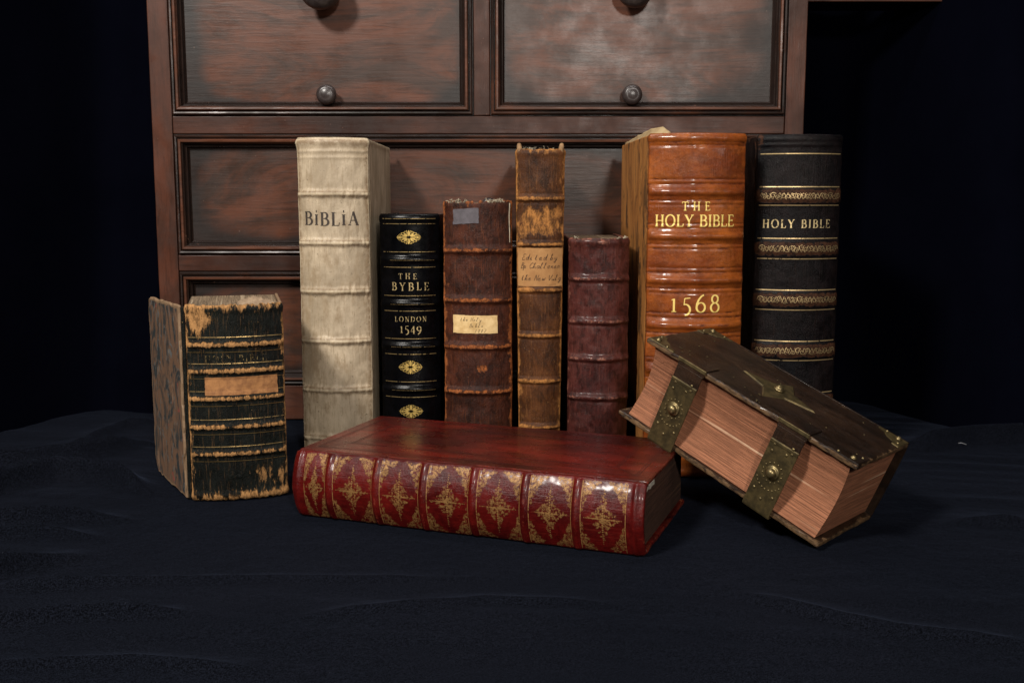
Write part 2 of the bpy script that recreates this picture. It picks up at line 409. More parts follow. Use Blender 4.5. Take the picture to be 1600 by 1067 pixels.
def drawer(x0, x1, z0, z1, knobs, sd):
    ins = PROF[-1][0]
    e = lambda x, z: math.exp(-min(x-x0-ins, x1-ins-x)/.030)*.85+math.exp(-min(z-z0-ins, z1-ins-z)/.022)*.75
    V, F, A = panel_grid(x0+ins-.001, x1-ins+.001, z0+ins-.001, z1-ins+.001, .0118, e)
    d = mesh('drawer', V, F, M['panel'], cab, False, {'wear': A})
    V = []; F = []; A = []; n = len(PROF)
    per = []
    cor = [(x0, z0, 1, 1), (x1, z0, -1, 1), (x1, z1, -1, -1), (x0, z1, 1, -1)]
    rnd = random.Random(sd)
    loops = []
    for k in range(4):                                             # walk each side, cut fine, mitred at the corners
        a = cor[k]; b_ = cor[(k+1) % 4]; seg = 24
        for s_ in range(seg):
            t_ = s_/seg
            loops.append((a, b_, t_))
    for (a, b_, t_) in loops:
        for (ins_, h) in PROF:
            pa = (a[0]+a[2]*ins_, a[1]+a[3]*ins_); pb = (b_[0]+b_[2]*ins_, b_[1]+b_[3]*ins_)
            x = pa[0]+(pb[0]-pa[0])*t_; z = pa[1]+(pb[1]-pa[1])*t_
            V.append((x, h+.0003*float(fbm(x*60, z*60, sd, 2)), z))
            A.append(1.15 if h > -.0015 else (.85 if h > -.0077 else .20))  # tone by profile depth: recessed steps darkest, tallest bead keeps the lighter brown
    m_ = len(loops)
    for i in range(m_):
        for j in range(n-1):
            i2 = (i+1) % m_
            F.append((i*n+j, i2*n+j, i2*n+j+1, i*n+j+1))
    mo = mesh('moulding', V, F, M['mould'], d, False, {'wear': A})
    for (kx, kz, r) in knobs:
        bm = bmesh.new()
        prof = [(r*.55, .0), (r*.5, -.003), (r*.34, -.007), (r*.34, -r*.55), (r*.6, -r*.75), (r*.92, -r*1.0), (r, -r*1.25), (r*.96, -r*1.5), (r*.82, -r*1.70), (r*.60, -r*1.84), (r*.56, -r*1.83), (r*.40, -r*1.90), (r*.15, -r*1.93), (.0003, -r*1.935)]
        Mx = Matrix.Translation((kx, .0118, kz)) @ Matrix.Rotation(math.radians(-90), 4, 'X')
        lathe(bm, [(a_, -h_) for a_, h_ in prof], Matrix.Translation((kx, .0117, kz)) @ Matrix.Rotation(math.radians(90), 4, 'X'), 32)
        bm_obj('knob', bm, M['knob'], d, True)
    return d
drawer(-.5552, -.0630, .5068, .900, [(-.303, .702, .034), (-.301, .5395, .0165)], 1)
drawer(-.0352, .4458, .5068, .900, [(.195, .702, .030), (.195, .5395, .0165)], 2)
drawer(-.5550, .4455, .2802, .4768, [(-.0385, .362, .0125)], 3)
drawer(-.5550, .4455, .0608, .2522, [(-.05, .156, .016)], 4)

# ------------------------------------------------------------------ lettering
def arc(cx, cy, rx, ry, a0, a1, n=12):
    return [(cx+rx*math.cos(math.radians(a0+(a1-a0)*i/n)), cy+ry*math.sin(math.radians(a0+(a1-a0)*i/n))) for i in range(n+1)]
def sf(x, y, w=.16): return ('s', [(x-w, y), (x+w, y)])
# every roman letter: width, strokes ('m' modulated line, 's' hairline serif, 't' heavy)
G = {
 'T': (.72, [('m', [(.36, 0), (.36, 1)]), ('s', [(.02, .98), (.70, .98)]), ('s', [(.03, .98), (.01, .80)]), ('s', [(.69, .98), (.71, .80)]), sf(.36, .02)]),
 'H': (.84, [('m', [(.16, 0), (.16, 1)]), ('m', [(.68, 0), (.68, 1)]), ('s', [(.16, .51), (.68, .51)]), sf(.16, .02, .13), sf(.16, .98, .13), sf(.68, .02, .13), sf(.68, .98, .13)]),
 'E': (.64, [('m', [(.16, 0), (.16, 1)]), ('s', [(.03, .98), (.56, .98)]), ('s', [(.16, .52), (.46, .52)]), ('s', [(.03, .02), (.58, .02)]), ('s', [(.56, .98), (.57, .82)]), ('s', [(.58, .02), (.62, .20)]), ('s', [(.46, .43), (.46, .61)])]),
 'O': (.92, [('m', arc(.46, .5, .38, .50, 0, 360, 28))]),
 'L': (.62, [('m', [(.16, 0), (.16, 1)]), ('s', [(.03, .02), (.56, .02)]), ('s', [(.56, .02), (.60, .24)]), sf(.16, .98, .13)]),
 'Y': (.80, [('m', [(.40, 0), (.40, .46)]), ('t', [(.40, .46), (.12, .98)]), ('s', [(.40, .46), (.68, .98)]), sf(.12, .98, .12), sf(.68, .98, .12), sf(.40, .02, .13)]),
 'B': (.70, [('m', [(.16, 0), (.16, 1)]), ('s', [(.03, .98), (.36, .98)]), ('s', [(.03, .02), (.38, .02)]), ('s', [(.16, .53), (.36, .53)]), ('m', arc(.34, .755, .22, .225, 90, -90)), ('m', arc(.36, .275, .27, .255, 90, -90))]),
 'I': (.32, [('m', [(.16, 0), (.16, 1)]), sf(.16, .02, .13), sf(.16, .98, .13)]),
 'J': (.32, [('m', [(.16, 0), (.16, .78)]), sf(.16, .02, .13), sf(.16, .76, .13), ('t', [(.12, 1.02), (.20, 1.02)])]),
 'A': (.82, [('s', [(.12, 0), (.40, 1)]), ('t', [(.40, 1), (.70, 0)]), ('s', [(.22, .36), (.58, .36)]), sf(.12, .02, .11), sf(.70, .02, .12)]),
 'N': (.84, [('s', [(.16, 0), (.16, 1)]), ('t', [(.16, 1), (.68, 0)]), ('s', [(.68, 0), (.68, 1)]), sf(.16, .02, .12), sf(.13, .98, .12), sf(.68, .98, .12)]),
 'D': (.84, [('m', [(.16, 0), (.16, 1)]), ('s', [(.03, .98), (.36, .98)]), ('s', [(.03, .02), (.36, .02)]), ('m', arc(.34, .5, .42, .48, 90, -90, 16))]),
 '1': (.40, [('m', [(.20, 0), (.20, .78)]), sf(.20, .02, .14), ('s', [(.20, .76), (.06, .70)])]),
 '5': (.60, [('s', [(.20, .80), (.52, .84)]), ('s', [(.20, .80), (.17, .42)]), ('m', arc(.24, .14, .28, .32, 105, -95, 16))]),
 '6': (.66, [('m', arc(.33, .28, .25, .28, 0, 360, 20)), ('m', [(.08, .28), (.10, .50), (.20, .74), (.34, .92), (.50, 1.02)])]),
 '8': (.62, [('m', arc(.31, .76, .19, .23, 0, 360, 18)), ('m', arc(.31, .26, .25, .27, 0, 360, 20))]),
 '4': (.66, [('m', [(.44, -.12), (.44, .80)]), ('s', [(.44, .80), (.06, .18)]), ('s', [(.06, .18), (.60, .18)])]),
 '9': (.60, [('m', arc(.30, .50, .23, .26, 0, 360, 20)), ('m', [(.53, .50), (.50, .26), (.38, .02), (.16, -.18)])]),
 ' ': (.36, []),
}
def roman(mb, f, text, u, v, h, width=None, thick=.13, thin=.045, off=.0003, skew=0, rnd=None):
    """lettering centred at (u, v); width stretches the spacing"""
    ws = [G[c][0] for c in text]; tot = sum(ws)*h
    gap = ((width-tot)/(len(text)-1)) if width else .12*h
    full = tot+gap*(len(text)-1); x = u-full/2; k = 0
    for c, w in zip(text, ws):
        jit = rnd.uniform(-.03, .03)*h if rnd else 0
        for kind, pts in G[c][1]:
            P = [(x+p[0]*h, v+(p[1]-.5)*h+jit+skew*(x+p[0]*h-u)) for p in pts]; k += 1
            o_ = off+k*.000004
            if kind == 'm': mb.stroke(f, P, 0, o_, .0012, nib=(thick*h, thin*h*1.15))
            elif kind == 't': mb.stroke(f, P, thick*h, o_, .0012)
            else: mb.stroke(f, P, thin*h, o_, .0012)
        x += w*h+gap
# a slanted pen hand, one continuous line per letter
PEN = {'a': [(.5, .45), (.2, .5), (.05, .2), (.25, 0), (.45, .3), (.5, .45), (.45, .1), (.6, 0)], 'b': [(0, .1), (.25, 1), (.1, .9), (.1, 0), (.35, .1), (.4, .35), (.15, .35)],
 'c': [(.45, .4), (.25, .5), (.05, .2), (.25, 0), (.5, .1)], 'd': [(.45, .45), (.15, .45), (.05, .1), (.3, .05), (.5, 1), (.45, .1), (.6, 0)], 'e': [(.05, .2), (.35, .3), (.3, .5), (.08, .35), (.15, 0), (.5, .1)],
 'h': [(0, .1), (.3, 1), (.15, .9), (.1, 0), (.25, .4), (.4, .4), (.4, 0), (.55, .1)], 'i': [(0, .1), (.15, .5), (.15, 0), (.3, .1)], 'l': [(0, .1), (.3, 1), (.15, .95), (.1, .05), (.3, .05)],
 'n': [(.05, .45), (.08, 0), (.2, .4), (.38, .45), (.38, 0), (.55, .1)], 'o': [(.3, .5), (.05, .25), (.2, 0), (.42, .2), (.3, .5), (.5, .45)], 'r': [(.05, .0), (.12, .5), (.2, .42), (.4, .45), (.35, .05), (.5, .05)],
 't': [(.1, .2), (.25, .9), (.2, .05), (.4, .1)], 'w': [(.05, .45), (.1, 0), (.28, .35), (.35, 0), (.55, .45), (.65, .4)], 'y': [(.05, .45), (.12, .1), (.38, .15), (.42, .45), (.3, -.4), (.05, -.35), (.5, .1)],
 'g': [(.4, .45), (.1, .4), (.08, .1), (.35, .1), (.42, .45), (.3, -.4), (.05, -.35), (.5, .1)], 'p': [(.1, .5), (0, -.4), (.12, .4), (.38, .4), (.35, .05), (.08, .05)], 'u': [(.05, .45), (.1, .02), (.35, .1), (.42, .45), (.4, .02), (.55, .1)],
 'E': [(.6, .9), (.3, 1), (.15, .75), (.35, .55), (.1, .35), (.15, 0), (.6, .1)], 'B': [(.15, 0), (.2, 1), (.5, .95), (.45, .6), (.2, .52), (.6, .45), (.5, .05), (.1, 0)], 'C': [(.6, .85), (.35, 1), (.05, .5), (.2, 0), (.6, .15)],
 'H': [(.1, 1), (.1, 0), (.1, .5), (.55, .55), (.55, 1), (.5, 0)], 'N': [(.05, 0), (.15, 1), (.5, 0), (.6, 1)], 'V': [(.05, .95), (.25, 0), (.65, 1)], '1': [(.2, 1), (.1, 0)], '8': [(.4, .9), (.1, .8), (.4, .3), (.2, 0), (.05, .25), (.4, .9)],
 '0': [(.25, 1), (.05, .5), (.2, 0), (.4, .5), (.25, 1)], '7': [(.05, 1), (.5, .95), (.15, 0)], ' ': []}
def pen(mb, f, text, u, v, h, w, off, slant=.28, adv=.62, tilt=0):
    x = 0
    for c in text:
        P = [(u+(x+p[0]+slant*p[1])*h, v+p[1]*h+tilt*x*h) for p in PEN[c]]
        if P: mb.stroke(f, P, w, off, .001)
        x += adv if c != ' ' else .4
def spiral(mb, f, cx, cy, r, a0, turns, dirn, w, off, n=9):
    P = [(cx+r*(1-.8*i/n)*math.cos(a0+dirn*turns*2*math.pi*i/n), cy+r*(1-.8*i/n)*math.sin(a0+dirn*turns*2*math.pi*i/n)) for i in range(n+1)]
    mb.stroke(f, P, w, off, .004)

# ------------------------------------------------------------------ spine surface
class Spine:
    """local frame: x across the thickness (centred), y back into the book, z up the spine, spine bulging to -y"""
    def __init__(s, W, H, th=52, bands=(), bh=.003, bw=.006, ridges=(), lump=.0006, seed=1, sl=.010, taper=0, cap=.003,
                 jag=0, bandjag=0, hump=0, wr=0):
        s.W, s.H, s.th, s.bands, s.bh, s.bw, s.ridges = W, H, math.radians(th), list(bands), bh, bw, list(ridges)
        s.lump, s.seed, s.sl, s.taper, s.cap, s.jag, s.bandjag, s.hump, s.wr = lump, seed, sl, taper, cap, jag, bandjag, hump, wr
        s.R = W/2/math.sin(s.th); s.A = s.R*s.th
    def disp(s, u, v):
        fade = np.clip((1-np.abs(u)/s.A)/.10, 0, 1)**.5
        d = s.lump*fbm(u*45+s.seed, v*38, s.seed, 4)*1.6
        for b in s.bands:
            bz, hw, hh = b if isinstance(b, tuple) else (b, s.bw, s.bh)
            jj = bz+s.bandjag*fbm(u*70, u*0+bz*50, s.seed+3, 3)
            prof = np.exp(-np.abs((v-jj)/hw)**3.2)
            d = d+hh*prof*fade
            if s.wr: d = d+s.wr*fbm(u*520, v*60, s.seed+9, 2)*np.exp(-((v-jj)/(hw*2.4))**2)*fade
        for (rz, rw, rh) in s.ridges: d = d+rh*np.exp(-((v-rz)/rw)**2)*fade
        e = np.minimum(v, s.H-v)
        d = d-.0022*np.exp(-np.maximum(e, 0)/.0022)+s.cap*.5*np.exp(-((e-.006)/.005)**2)
        return d
    def f(s, u, v, off=0.):
        d = float(s.disp(np.float64(u), np.float64(v)))+off
        k = 1+s.taper*(v/s.H-.5)
        uc = max(-s.A, min(s.A, u)); t = uc/s.R
        x = s.R*math.sin(t); y = -(s.R*math.cos(t)-s.R*math.cos(s.th))
        nx_, ny_ = math.sin(t), -math.cos(t)
        ex = abs(u)-abs(uc)
        if ex > 0: sg = 1 if u > 0 else -1; y += ex; nx_, ny_ = sg, 0
        return ((x+nx_*d)*k, y+ny_*d, v)
    def u_of(s, x): return s.R*math.asin(max(-1, min(1, x/s.R)))
    def build(s, mat, parent, res=.0016, wearf=None, name='spine'):
        ua = s.A+s.sl; nu = int(2*ua/res); nv = int(s.H/res)
        U = np.linspace(-ua, ua, nu+1); Vv = np.linspace(0, s.H, nv+1); UU, VV = np.meshgrid(U, Vv)
        e0 = s.jag*np.abs(fbm(UU*110, UU*0+2, s.seed+2, 4))*1.5; e1 = s.jag*np.abs(fbm(UU*110, UU*0+8, s.seed+6, 4))*1.5
        VV = e0+(s.H-e0-e1)*VV/s.H
        D = s.disp(np.clip(UU, -s.A, s.A), VV)
        uc = np.clip(UU, -s.A, s.A); t = uc/s.R; ex = np.abs(UU)-np.abs(uc)
        k = 1+s.taper*(VV/s.H-.5)
        bx, by = s.R*np.sin(t), -(s.R*np.cos(t)-s.R*math.cos(s.th))+ex
        nx_ = np.where(ex > 1e-9, np.sign(UU), np.sin(t)); ny_ = np.where(ex > 1e-9, 0, -np.cos(t))
        out = np.stack([(bx+nx_*D)*k, by+ny_*D, VV], -1).reshape(-1, 3)
        Di = np.minimum(D, 0)-.0022
        inn = np.stack([(bx+nx_*Di)*k, by+ny_*Di, VV], -1).reshape(-1, 3)
        n = nu+1; F = []; K = len(out); q = lambda i, j: j*n+i
        for j in range(nv):
            for i in range(nu):
                F.append((q(i, j), q(i+1, j), q(i+1, j+1), q(i, j+1))); F.append((K+q(i, j), K+q(i, j+1), K+q(i+1, j+1), K+q(i+1, j)))
        for i in range(nu):
            F.append((q(i, 0), K+q(i, 0), K+q(i+1, 0), q(i+1, 0))); F.append((q(i, nv), q(i+1, nv), K+q(i+1, nv), K+q(i, nv)))
        for j in range(nv):
            F.append((q(0, j), q(0, j+1), K+q(0, j+1), K+q(0, j))); F.append((q(nu, j), K+q(nu, j), K+q(nu, j+1), q(nu, j+1)))
        w = np.zeros_like(UU)
        for b in s.bands:
            bz, hw, hh = b if isinstance(b, tuple) else (b, s.bw, s.bh)
            w = np.maximum(w, .8*np.exp(-((VV-bz)/(hw*.8))**2))
        w = np.maximum(w, .9*np.exp(-np.abs(s.A-np.abs(UU))/.0045)); ed = np.minimum(VV, s.H-VV)
        w = np.maximum(w, .85*np.exp(-ed/.009))
        if wearf is not None: w = wearf(UU, VV, w, s)
        w = w.ravel(); return mesh(name, np.concatenate([out, inn]), F, mat, parent, True, {'wear': np.concatenate([w, w])})

def local_z(py, Y): return zat(py, Y)
def boards(sp, D, mat, parent, bt=.005, page=None, seed=1, cell=.009, amp=.0010, sq=.004, left=True, right=True, pagey=0.):
    W, H = sp.W, sp.H; y0 = sp.sl+.0006
    if left: wornbox('cover_board', mat, parent, -W/2, -W/2+bt, y0, D, 0, H-.001, .0014, cell, amp, seed)
    if right: wornbox('cover_board', mat, parent, W/2-bt, W/2, y0, D, 0, H-.001, .0014, cell, amp, seed+4)
    if page:
        bm = bmesh.new(); box(bm, -W/2+bt+.0004, W/2-bt-.0004, -.001+pagey, D-.005, sq, H-sq, .0008, 1)
        bm_obj('page_block', bm, page, parent)
def gline(mb, sp, z, w, a=-.96, b=.96, off=.00025, nvar=0):
    n = 26
    mb.stroke(sp.f, [(sp.A*(a+(b-a)*i/n), z) for i in range(n+1)], w, off, .01)
def fray(mb, sp, z, us, rnd, ln=.006, r=.0005, up=1):
    for u in us:
        p = Vector(sp.f(u, z, -.001)); P = [p]
        d = Vector((rnd.uniform(-.6, .6), rnd.uniform(-.5, .3), up))
        for k in range(4):
            P.append(P[-1]+d.normalized()*ln/4*rnd.uniform(.6, 1.3)); d += Vector((rnd.uniform(-.9, .9), rnd.uniform(-.6, .6), rnd.uniform(-.7, .2)))
        mb.tube(P, r)
def headband(sp, parent, mat, z, r=.002, name='headband'):
    mb = MB(); n = 18
    mb.tube([Vector(sp.f(sp.A*(-.86+1.72*i/n), z, -.0042)) for i in range(n+1)], r, 6); mb.build(name, mat, parent, True)

P_OLD = pages('old_page_edges', (.30, .21, .13), (.42, .32, .21), 0)
P_DARK = pages('dark_page_edges', (.10, .055, .035), (.18, .11, .07), 0)
INK = plain('black_ink', (.022, .016, .012), .7, c2=(.06, .04, .03), scale=300)
THREAD = plain('loose_thread', (.55, .47, .34), .9)

# ---- book: worn green-black one at the left
Yb = 1.268
a_ = Vector((-.3979, 1.2685, 0)); b_ = Vector((-.2852, 1.2985, 0)); yaw = math.atan2(b_.y-a_.y, b_.x-a_.x); Wg = (b_-a_).length
Hg = .2460
bk = empty('worn_book', 'short worn book with blackish green spine and marbled side, standing alone at the far left', 'book', (a_+b_)/2, (0, 0, yaw))
gy = 1.272
zs = [zat(q, gy) for q in (538, 579, 622, 666, 708)]
M['green'] = leather('worn_green_black_leather', (.0028, .0040, .0034), (.0085, .0105, .0080), (.50, .255, .095), .71, .84, (.42, .7), 18, (1.7, 1, .5), .6, spots=(.30, .19, .08), wearscale=95, grain=380, speckle=.70, scratch=.13, spec=.2)
sp = Spine(Wg, Hg, 24, zs, .0028, .0042, [(z+.0075, .0011, .0006) for z in zs]+[(z-.0075, .0011, .0006) for z in zs], .0007, 3, .006, jag=.0035)
def wg(U, Vv, w, s):
    w = np.maximum(w, .95*np.exp(-np.minimum(Vv, s.H-Vv)/.014))
    w = np.maximum(w, .9*np.exp(-(((U+.045)/.022)**2+((Vv-.228)/.022)**2)))
    w = np.maximum(w, .66*np.exp(-(((U-.035)/.03)**2+((Vv-.03)/.02)**2)))
    for z in zs: w = np.maximum(w, .95*np.exp(-((Vv-z-.0005)/.0032)**4)*(.55+.35*vnoise(U*300, Vv*300, 3)))
    return w
sp.build(M['green'], bk, wearf=wg)
M['marble_paper'] = (lambda: None)()
def marble():
    m, t, nd, lk, p = nt('worn_marbled_paper'); v = coords(t, (1, 1, .55))
    n0 = noise(t, v, 26, 5, .6, 2.6); n1 = noise(t, coords(t, (1, 1, .6), (3, 2, 1)), 46, 5, .65, 2.0); n2 = noise(t, coords(t, (1, 1, .35), (7, 1, 4)), 30, 6, .7, 1.0)
    c = mixc(t, ramp(t, n0, .40, .56), (.028, .034, .036), (.16, .088, .052))
    c = mixc(t, ramp(t, n1, .56, .64), c, (.13, .13, .125))
    c = mixc(t, ramp(t, noise(t, coords(t, (1, 1, 1), (9, 9, 9)), 20, 4, .6, 1), .64, .68), c, (.26, .06, .045))
    c = mixc(t, ramp(t, n2, .56, .70), c, (.26, .16, .10))
    w = math_(t, 'ADD', attr(t, 'wear'), math_(t, 'MULTIPLY', n2, .7))
    c = mixc(t, ramp(t, w, .85, 1.05), c, (.24, .15, .085))
    lk.new(c, p.inputs['Base Color']); p.inputs['Roughness'].default_value = .6; bump(t, p, n2, .5, .0015); return m
M['marble'] = marble()
lb = wornbox('cover_board', M['marble'], bk, -.0045, 0, .002, .158, .001, Hg-.002, .0016, .008, .0042, 5)
for v in lb.data.vertices:
    for cz_, sg in ((.034, -1), (Hg-.016, 1)):
        dy, dz = v.co.y-(.156-(.034 if sg < 0 else .014)), (v.co.z-cz_)*sg; rr_ = .034 if sg < 0 else .014
        if dy > 0 and dz > 0 and math.hypot(dy, dz) > rr_: k = rr_/math.hypot(dy, dz); v.co.y = (.156-rr_)+dy*k; v.co.z = cz_+sg*dz*k
lb.location = (-Wg/2-.0030, .0085, 0); lb.rotation_euler = (0, 0, math.radians(17)); lb['label'] = 'marbled front board hanging ajar'
wornbox('cover_board', M['marble'], bk, Wg/2-.004, Wg/2, .0068, .150, .001, Hg-.001, .0016, .008, .003, 8)
bm = bmesh.new(); box(bm, -Wg/2+.0030, Wg/2-.0045, .0005, .142, .004, Hg-.0035, .001, 1); bm_obj('page_block', bm, P_OLD, bk)
bm = bmesh.new(); box(bm, -Wg/2-.0050, -Wg/2-.0004, .0050, .0090, .002, Hg-.004, .0008, 1); bm_obj('hinge', bm, M['green'], bk)
lab = MB(); xm = Wg/2
lab.sheet(sp.f, sp.u_of(-.0375), sp.u_of(.049), zat(617, gy)+.0005, zat(588, gy)-.0005, .0007, 20, 8, .0006, 4)
lab.build('paper_label', plain('tan_label', (.42, .19, .065), .8, c2=(.24, .10, .035), scale=140), bk)
gt = MB(); roman(gt, sp.f, 'HOLY BIBLE', 0.0, zat(560, gy), .0085, .074, off=.0004)
gt.build('gilt_lettering', gilt('faded_gilt', (.50, .36, .16), .53), bk)
gl = MB()
for z in zs:
    for dz in (.0092, -.0092): gline(gl, sp, z+dz, .0007, off=.0004)
gl.build('gilt_rule', gilt('worn_gilt_rule', (.60, .40, .16), .42), bk)
rnd = random.Random(5); fr = MB()
# torn headcap: a ragged curled flap standing up behind the head of the spine
for (u0, u1, hh, back) in ((.006, .052, .010, .030), (.030, .054, .006, .012)):
    n = 22; V = []; F = []
    for j in range(5):
        for i in range(n+1):
            u = u0+(u1-u0)*i/n; x = u; tt = j/4
            e = math.sin(math.pi*i/n)**.6*(.75+.35*float(vnoise(i*1.3, 2, 7)))
            V.append((x-.004*tt, .003+back*tt*(1-.6*i/n), Hg-.004+hh*e*math.sin(tt*2.2)+.0012*float(fbm(i*.9, j*1.3, 5))))
    for j in range(4):
        for i in range(n): F.append((j*(n+1)+i, j*(n+1)+i+1, (j+1)*(n+1)+i+1, (j+1)*(n+1)+i))
    o = mesh('torn_headcap', V, F, plain('torn_leather_backing', (.34, .24, .15), .85, c2=(.20, .13, .08), scale=160, bmp=.6), bk)
    md = o.modifiers.new('t', 'SOLIDIFY'); md.thickness = .0012
fray(fr, sp, Hg-.004, [rnd.uniform(-.9, .95)*sp.A for _ in range(16)], rnd, .006, .0004)
fray(fr, sp, .004, [rnd.uniform(-.9, .95)*sp.A for _ in range(6)], rnd, .003, .0004, up=-.1)
fr.build('frayed_thread', plain('tan_thread', (.42, .28, .14), .9), bk)

# ---- book: tall vellum
def stand(name, label, pxL, pxR, ptop, Y, yaw=0, lean=0):
    L = at(pxL, ptop, Y); R = at(pxR, ptop, Y)
    return empty(name, label, 'book', ((L.x+R.x)/2, Y, 0), (0, 0, yaw)), R.x-L.x, (L.z+R.z)/2
bk, Wv, Hv = stand('vellum_book', 'tall thick cream vellum book lettered BIBLIA in black, leftmost of the tall row', 463, 575, 216, 1.475)
fy = 1.452
zs = [zat(q, fy) for q in (303, 380, 456, 534, 611, 686)]
sp = Spine(Wv, Hv, 38, zs, .0034, .0046, [(zat(236, fy), .002, .0012), (zat(246, fy), .0016, .0008)], .0007, 6, .010, taper=-.02, bandjag=.0022, wr=.0022, cap=.004)
def vellum():
    m, t, nd, lk, p = nt('aged_vellum'); v = coords(t); vs = coords(t, (1, 1, .45))
    a = noise(t, vs, 20, 6, .65, .4); b = noise(t, v, 150, 5, .7); c = noise(t, vs, 52, 5, .7)
    col = mixc(t, ramp(t, a, .38, .62), (.60, .485, .34), (.37, .29, .195))
    col = mixc(t, ramp(t, c, .47, .70, 0, .75), col, (.30, .21, .12))
    fib = noise(t, coords(t, (1, 1, .06)), 560, 4, .7, .15)
    col = mixc(t, ramp(t, fib, .46, .36, 0, .5), col, (.26, .18, .10))
    w = math_(t, 'ADD', attr(t, 'wear'), math_(t, 'MULTIPLY', c, .9))
    band = ramp(t, attr(t, 'wear'), .05, .45); crest = ramp(t, attr(t, 'wear'), .55, .75)
    band_shade = math_(t, 'MULTIPLY', math_(t, 'SUBTRACT', band, crest), ramp(t, b, .40, .55, .2, .75))  # brown shade painted along the bands, left off their crests
    col = mixc(t, band_shade, col, (.22, .14, .075))
    col = mixc(t, ramp(t, w, 1.0, 1.4, 0, .6), col, (.78, .65, .44))
    col = mixc(t, ramp(t, noise(t, v, 260, 3, .6), .66, .72, 0, .7), col, (.12, .085, .05))
    lk.new(col, p.inputs['Base Color']); lk.new(ramp(t, a, .3, .7, .42, .62), p.inputs['Roughness'])
    bump(t, p, math_(t, 'ADD', b, math_(t, 'MULTIPLY', c, 1.)), .45, .0012); return m
M['vellum'] = vellum()
sp.build(M['vellum'], bk)
boards(sp, .262, M['vellum'], bk, .004, P_OLD, 7, .01, .0006)
gt = MB(); rnd = random.Random(2); roman(gt, sp.f, 'BJBLJA', -.002, zat(342, fy), .0185, .078, .17, .05, .0004, rnd=rnd)
gt.build('ink_lettering', INK, bk)
mb = MB(); mb.tube([Vector(sp.f(-sp.A*.98+2*sp.A*.98*i/24, Hv-.0006, -.0006)) for i in range(25)], .0013, 6)
mb.build('headcap', M['vellum'], bk, True)

# ---- book: small black gilt
bk, Wk, Hk = stand('black_book', 'small glossy black book with gilt fleurons lettered THE BYBLE LONDON 1549', 593, 686, 334, 1.50)
fy = 1.481; bz = [zat(q, fy) for q in (406, 475, 541.5, 609)]+[zat(677, fy), zat(745, fy)]
M['black'] = leather('glossy_black_goatskin', (.0012, .0013, .0020), (.0020, .0020, .0030), (.02, .015, .015), 2.3, 2.5, (.22, .32), 30, bmp=.10, grain=900, spec=.22, scratch=0)
sp = Spine(Wk, Hk, 44, [(z, .0042, .0028) for z in bz], lump=.00015, seed=8, sl=.008)
sp.build(M['black'], bk)
boards(sp, .225, M['black'], bk, .004, P_DARK, 9, .02, .0002)
M['gilt'] = gilt('bright_gilt', (.85, .60, .20), .30, .42, .8, 420)
M['gilt_worn'] = gilt('worn_gilt', (.70, .50, .22), .44, .42, .8, 300)
gl = MB()
for q in (342, 350, 394, 418, 462.5, 486.4, 529.7, 554, 597, 621, 665, 689): gline(gl, sp, zat(q, fy), .00075, -.84, .84)
for z in bz:
    for i in range(34):
        u = sp.A*(-.55+1.3*i/33); mbp = [(u+.0005*math.cos(k*1.05), z-.0008+.0005*math.sin(k*1.05)) for k in range(6)]; gl.poly(sp.f, mbp, .00035)
gl.build('gilt_rule', M['gilt_worn'], bk)
def fleuron(mb, f, u, v, w, h, off=.0003):
    # lozenge of leaves: centre rosette, four points, scrolls between
    def leaf(a, r0, r1, wd):
        P = []; n = 6; c, s_ = math.cos(a), math.sin(a)
        for i in range(n+1):
            t = i/n; r = r0+(r1-r0)*t; ww = wd*math.sin(math.pi*t)**.8
            P.append((r, ww))
        pts = [(r, ww) for r, ww in P]+[(r, -ww) for r, ww in P[::-1][1:-1]]
        sx, sy = w/2, h/2
        mb.poly(f, [(u+(r*c-q*s_)*sx, v+(r*s_+q*c)*sy) for r, q in pts], off+.00002*(a % 1))
    for a in (0, math.pi): leaf(a, .15, 1.0, .07)
    for a in (math.pi/2, -math.pi/2): leaf(a, .12, 1.0, .11)
    for a in (.55, -.55, math.pi-.55, math.pi+.55): leaf(a, .15, .72, .09)
    for a in (1.0, -1.0, math.pi-1.0, math.pi+1.0): leaf(a, .15, .70, .09)
    for sx in (-1, 1):
        for sy in (-1, 1):
            for (cx, cy, r) in ((.45, .38, .20), (.70, .22, .15), (.25, .60, .17)):
                P = [(u+sx*(cx*w/2+r*w/2*.8*(1-.7*i/9)*math.cos(i*.75)), v+sy*(cy*h/2+r*h/2*1.6*(1-.7*i/9)*math.sin(i*.75))) for i in range(10)]
                mb.stroke(f, P, .0006, off+.00005, .003)
            for (cx, cy) in ((.86, .16), (.58, .55), (.16, .88)):
                mb.poly(f, [(u+sx*cx*w/2+.0008*math.cos(k*1.05), v+sy*cy*h/2+.0008*math.sin(k*1.05)) for k in range(6)], off+.00003)
mf = gilt('gilt_fleuron', (.90, .62, .18), .36, .42, .6, 420)
for q in (371, 574, 643): fl = MB(); fleuron(fl, sp.f, .0005, zat(q, fy), .036, .020); fl.build('gilt_fleuron', mf, bk)
gt = MB()
rnd = random.Random(8); roman(gt, sp.f, 'THE', -.002, zat(432, fy), .0080, .026, off=.0003, rnd=rnd); roman(gt, sp.f, 'BYBLE', .0015, zat(448, fy), .0112, .054, .14, .055, rnd=rnd)
roman(gt, sp.f, 'LONDON', .0015, zat(499, fy), .0072, .046); roman(gt, sp.f, '1549', .0015, zat(514, fy), .0120, .031, .12, .05)
gt.build('gilt_lettering', gilt('gilt_letters', (.82, .62, .30), .43, .42, .6, 350), bk)

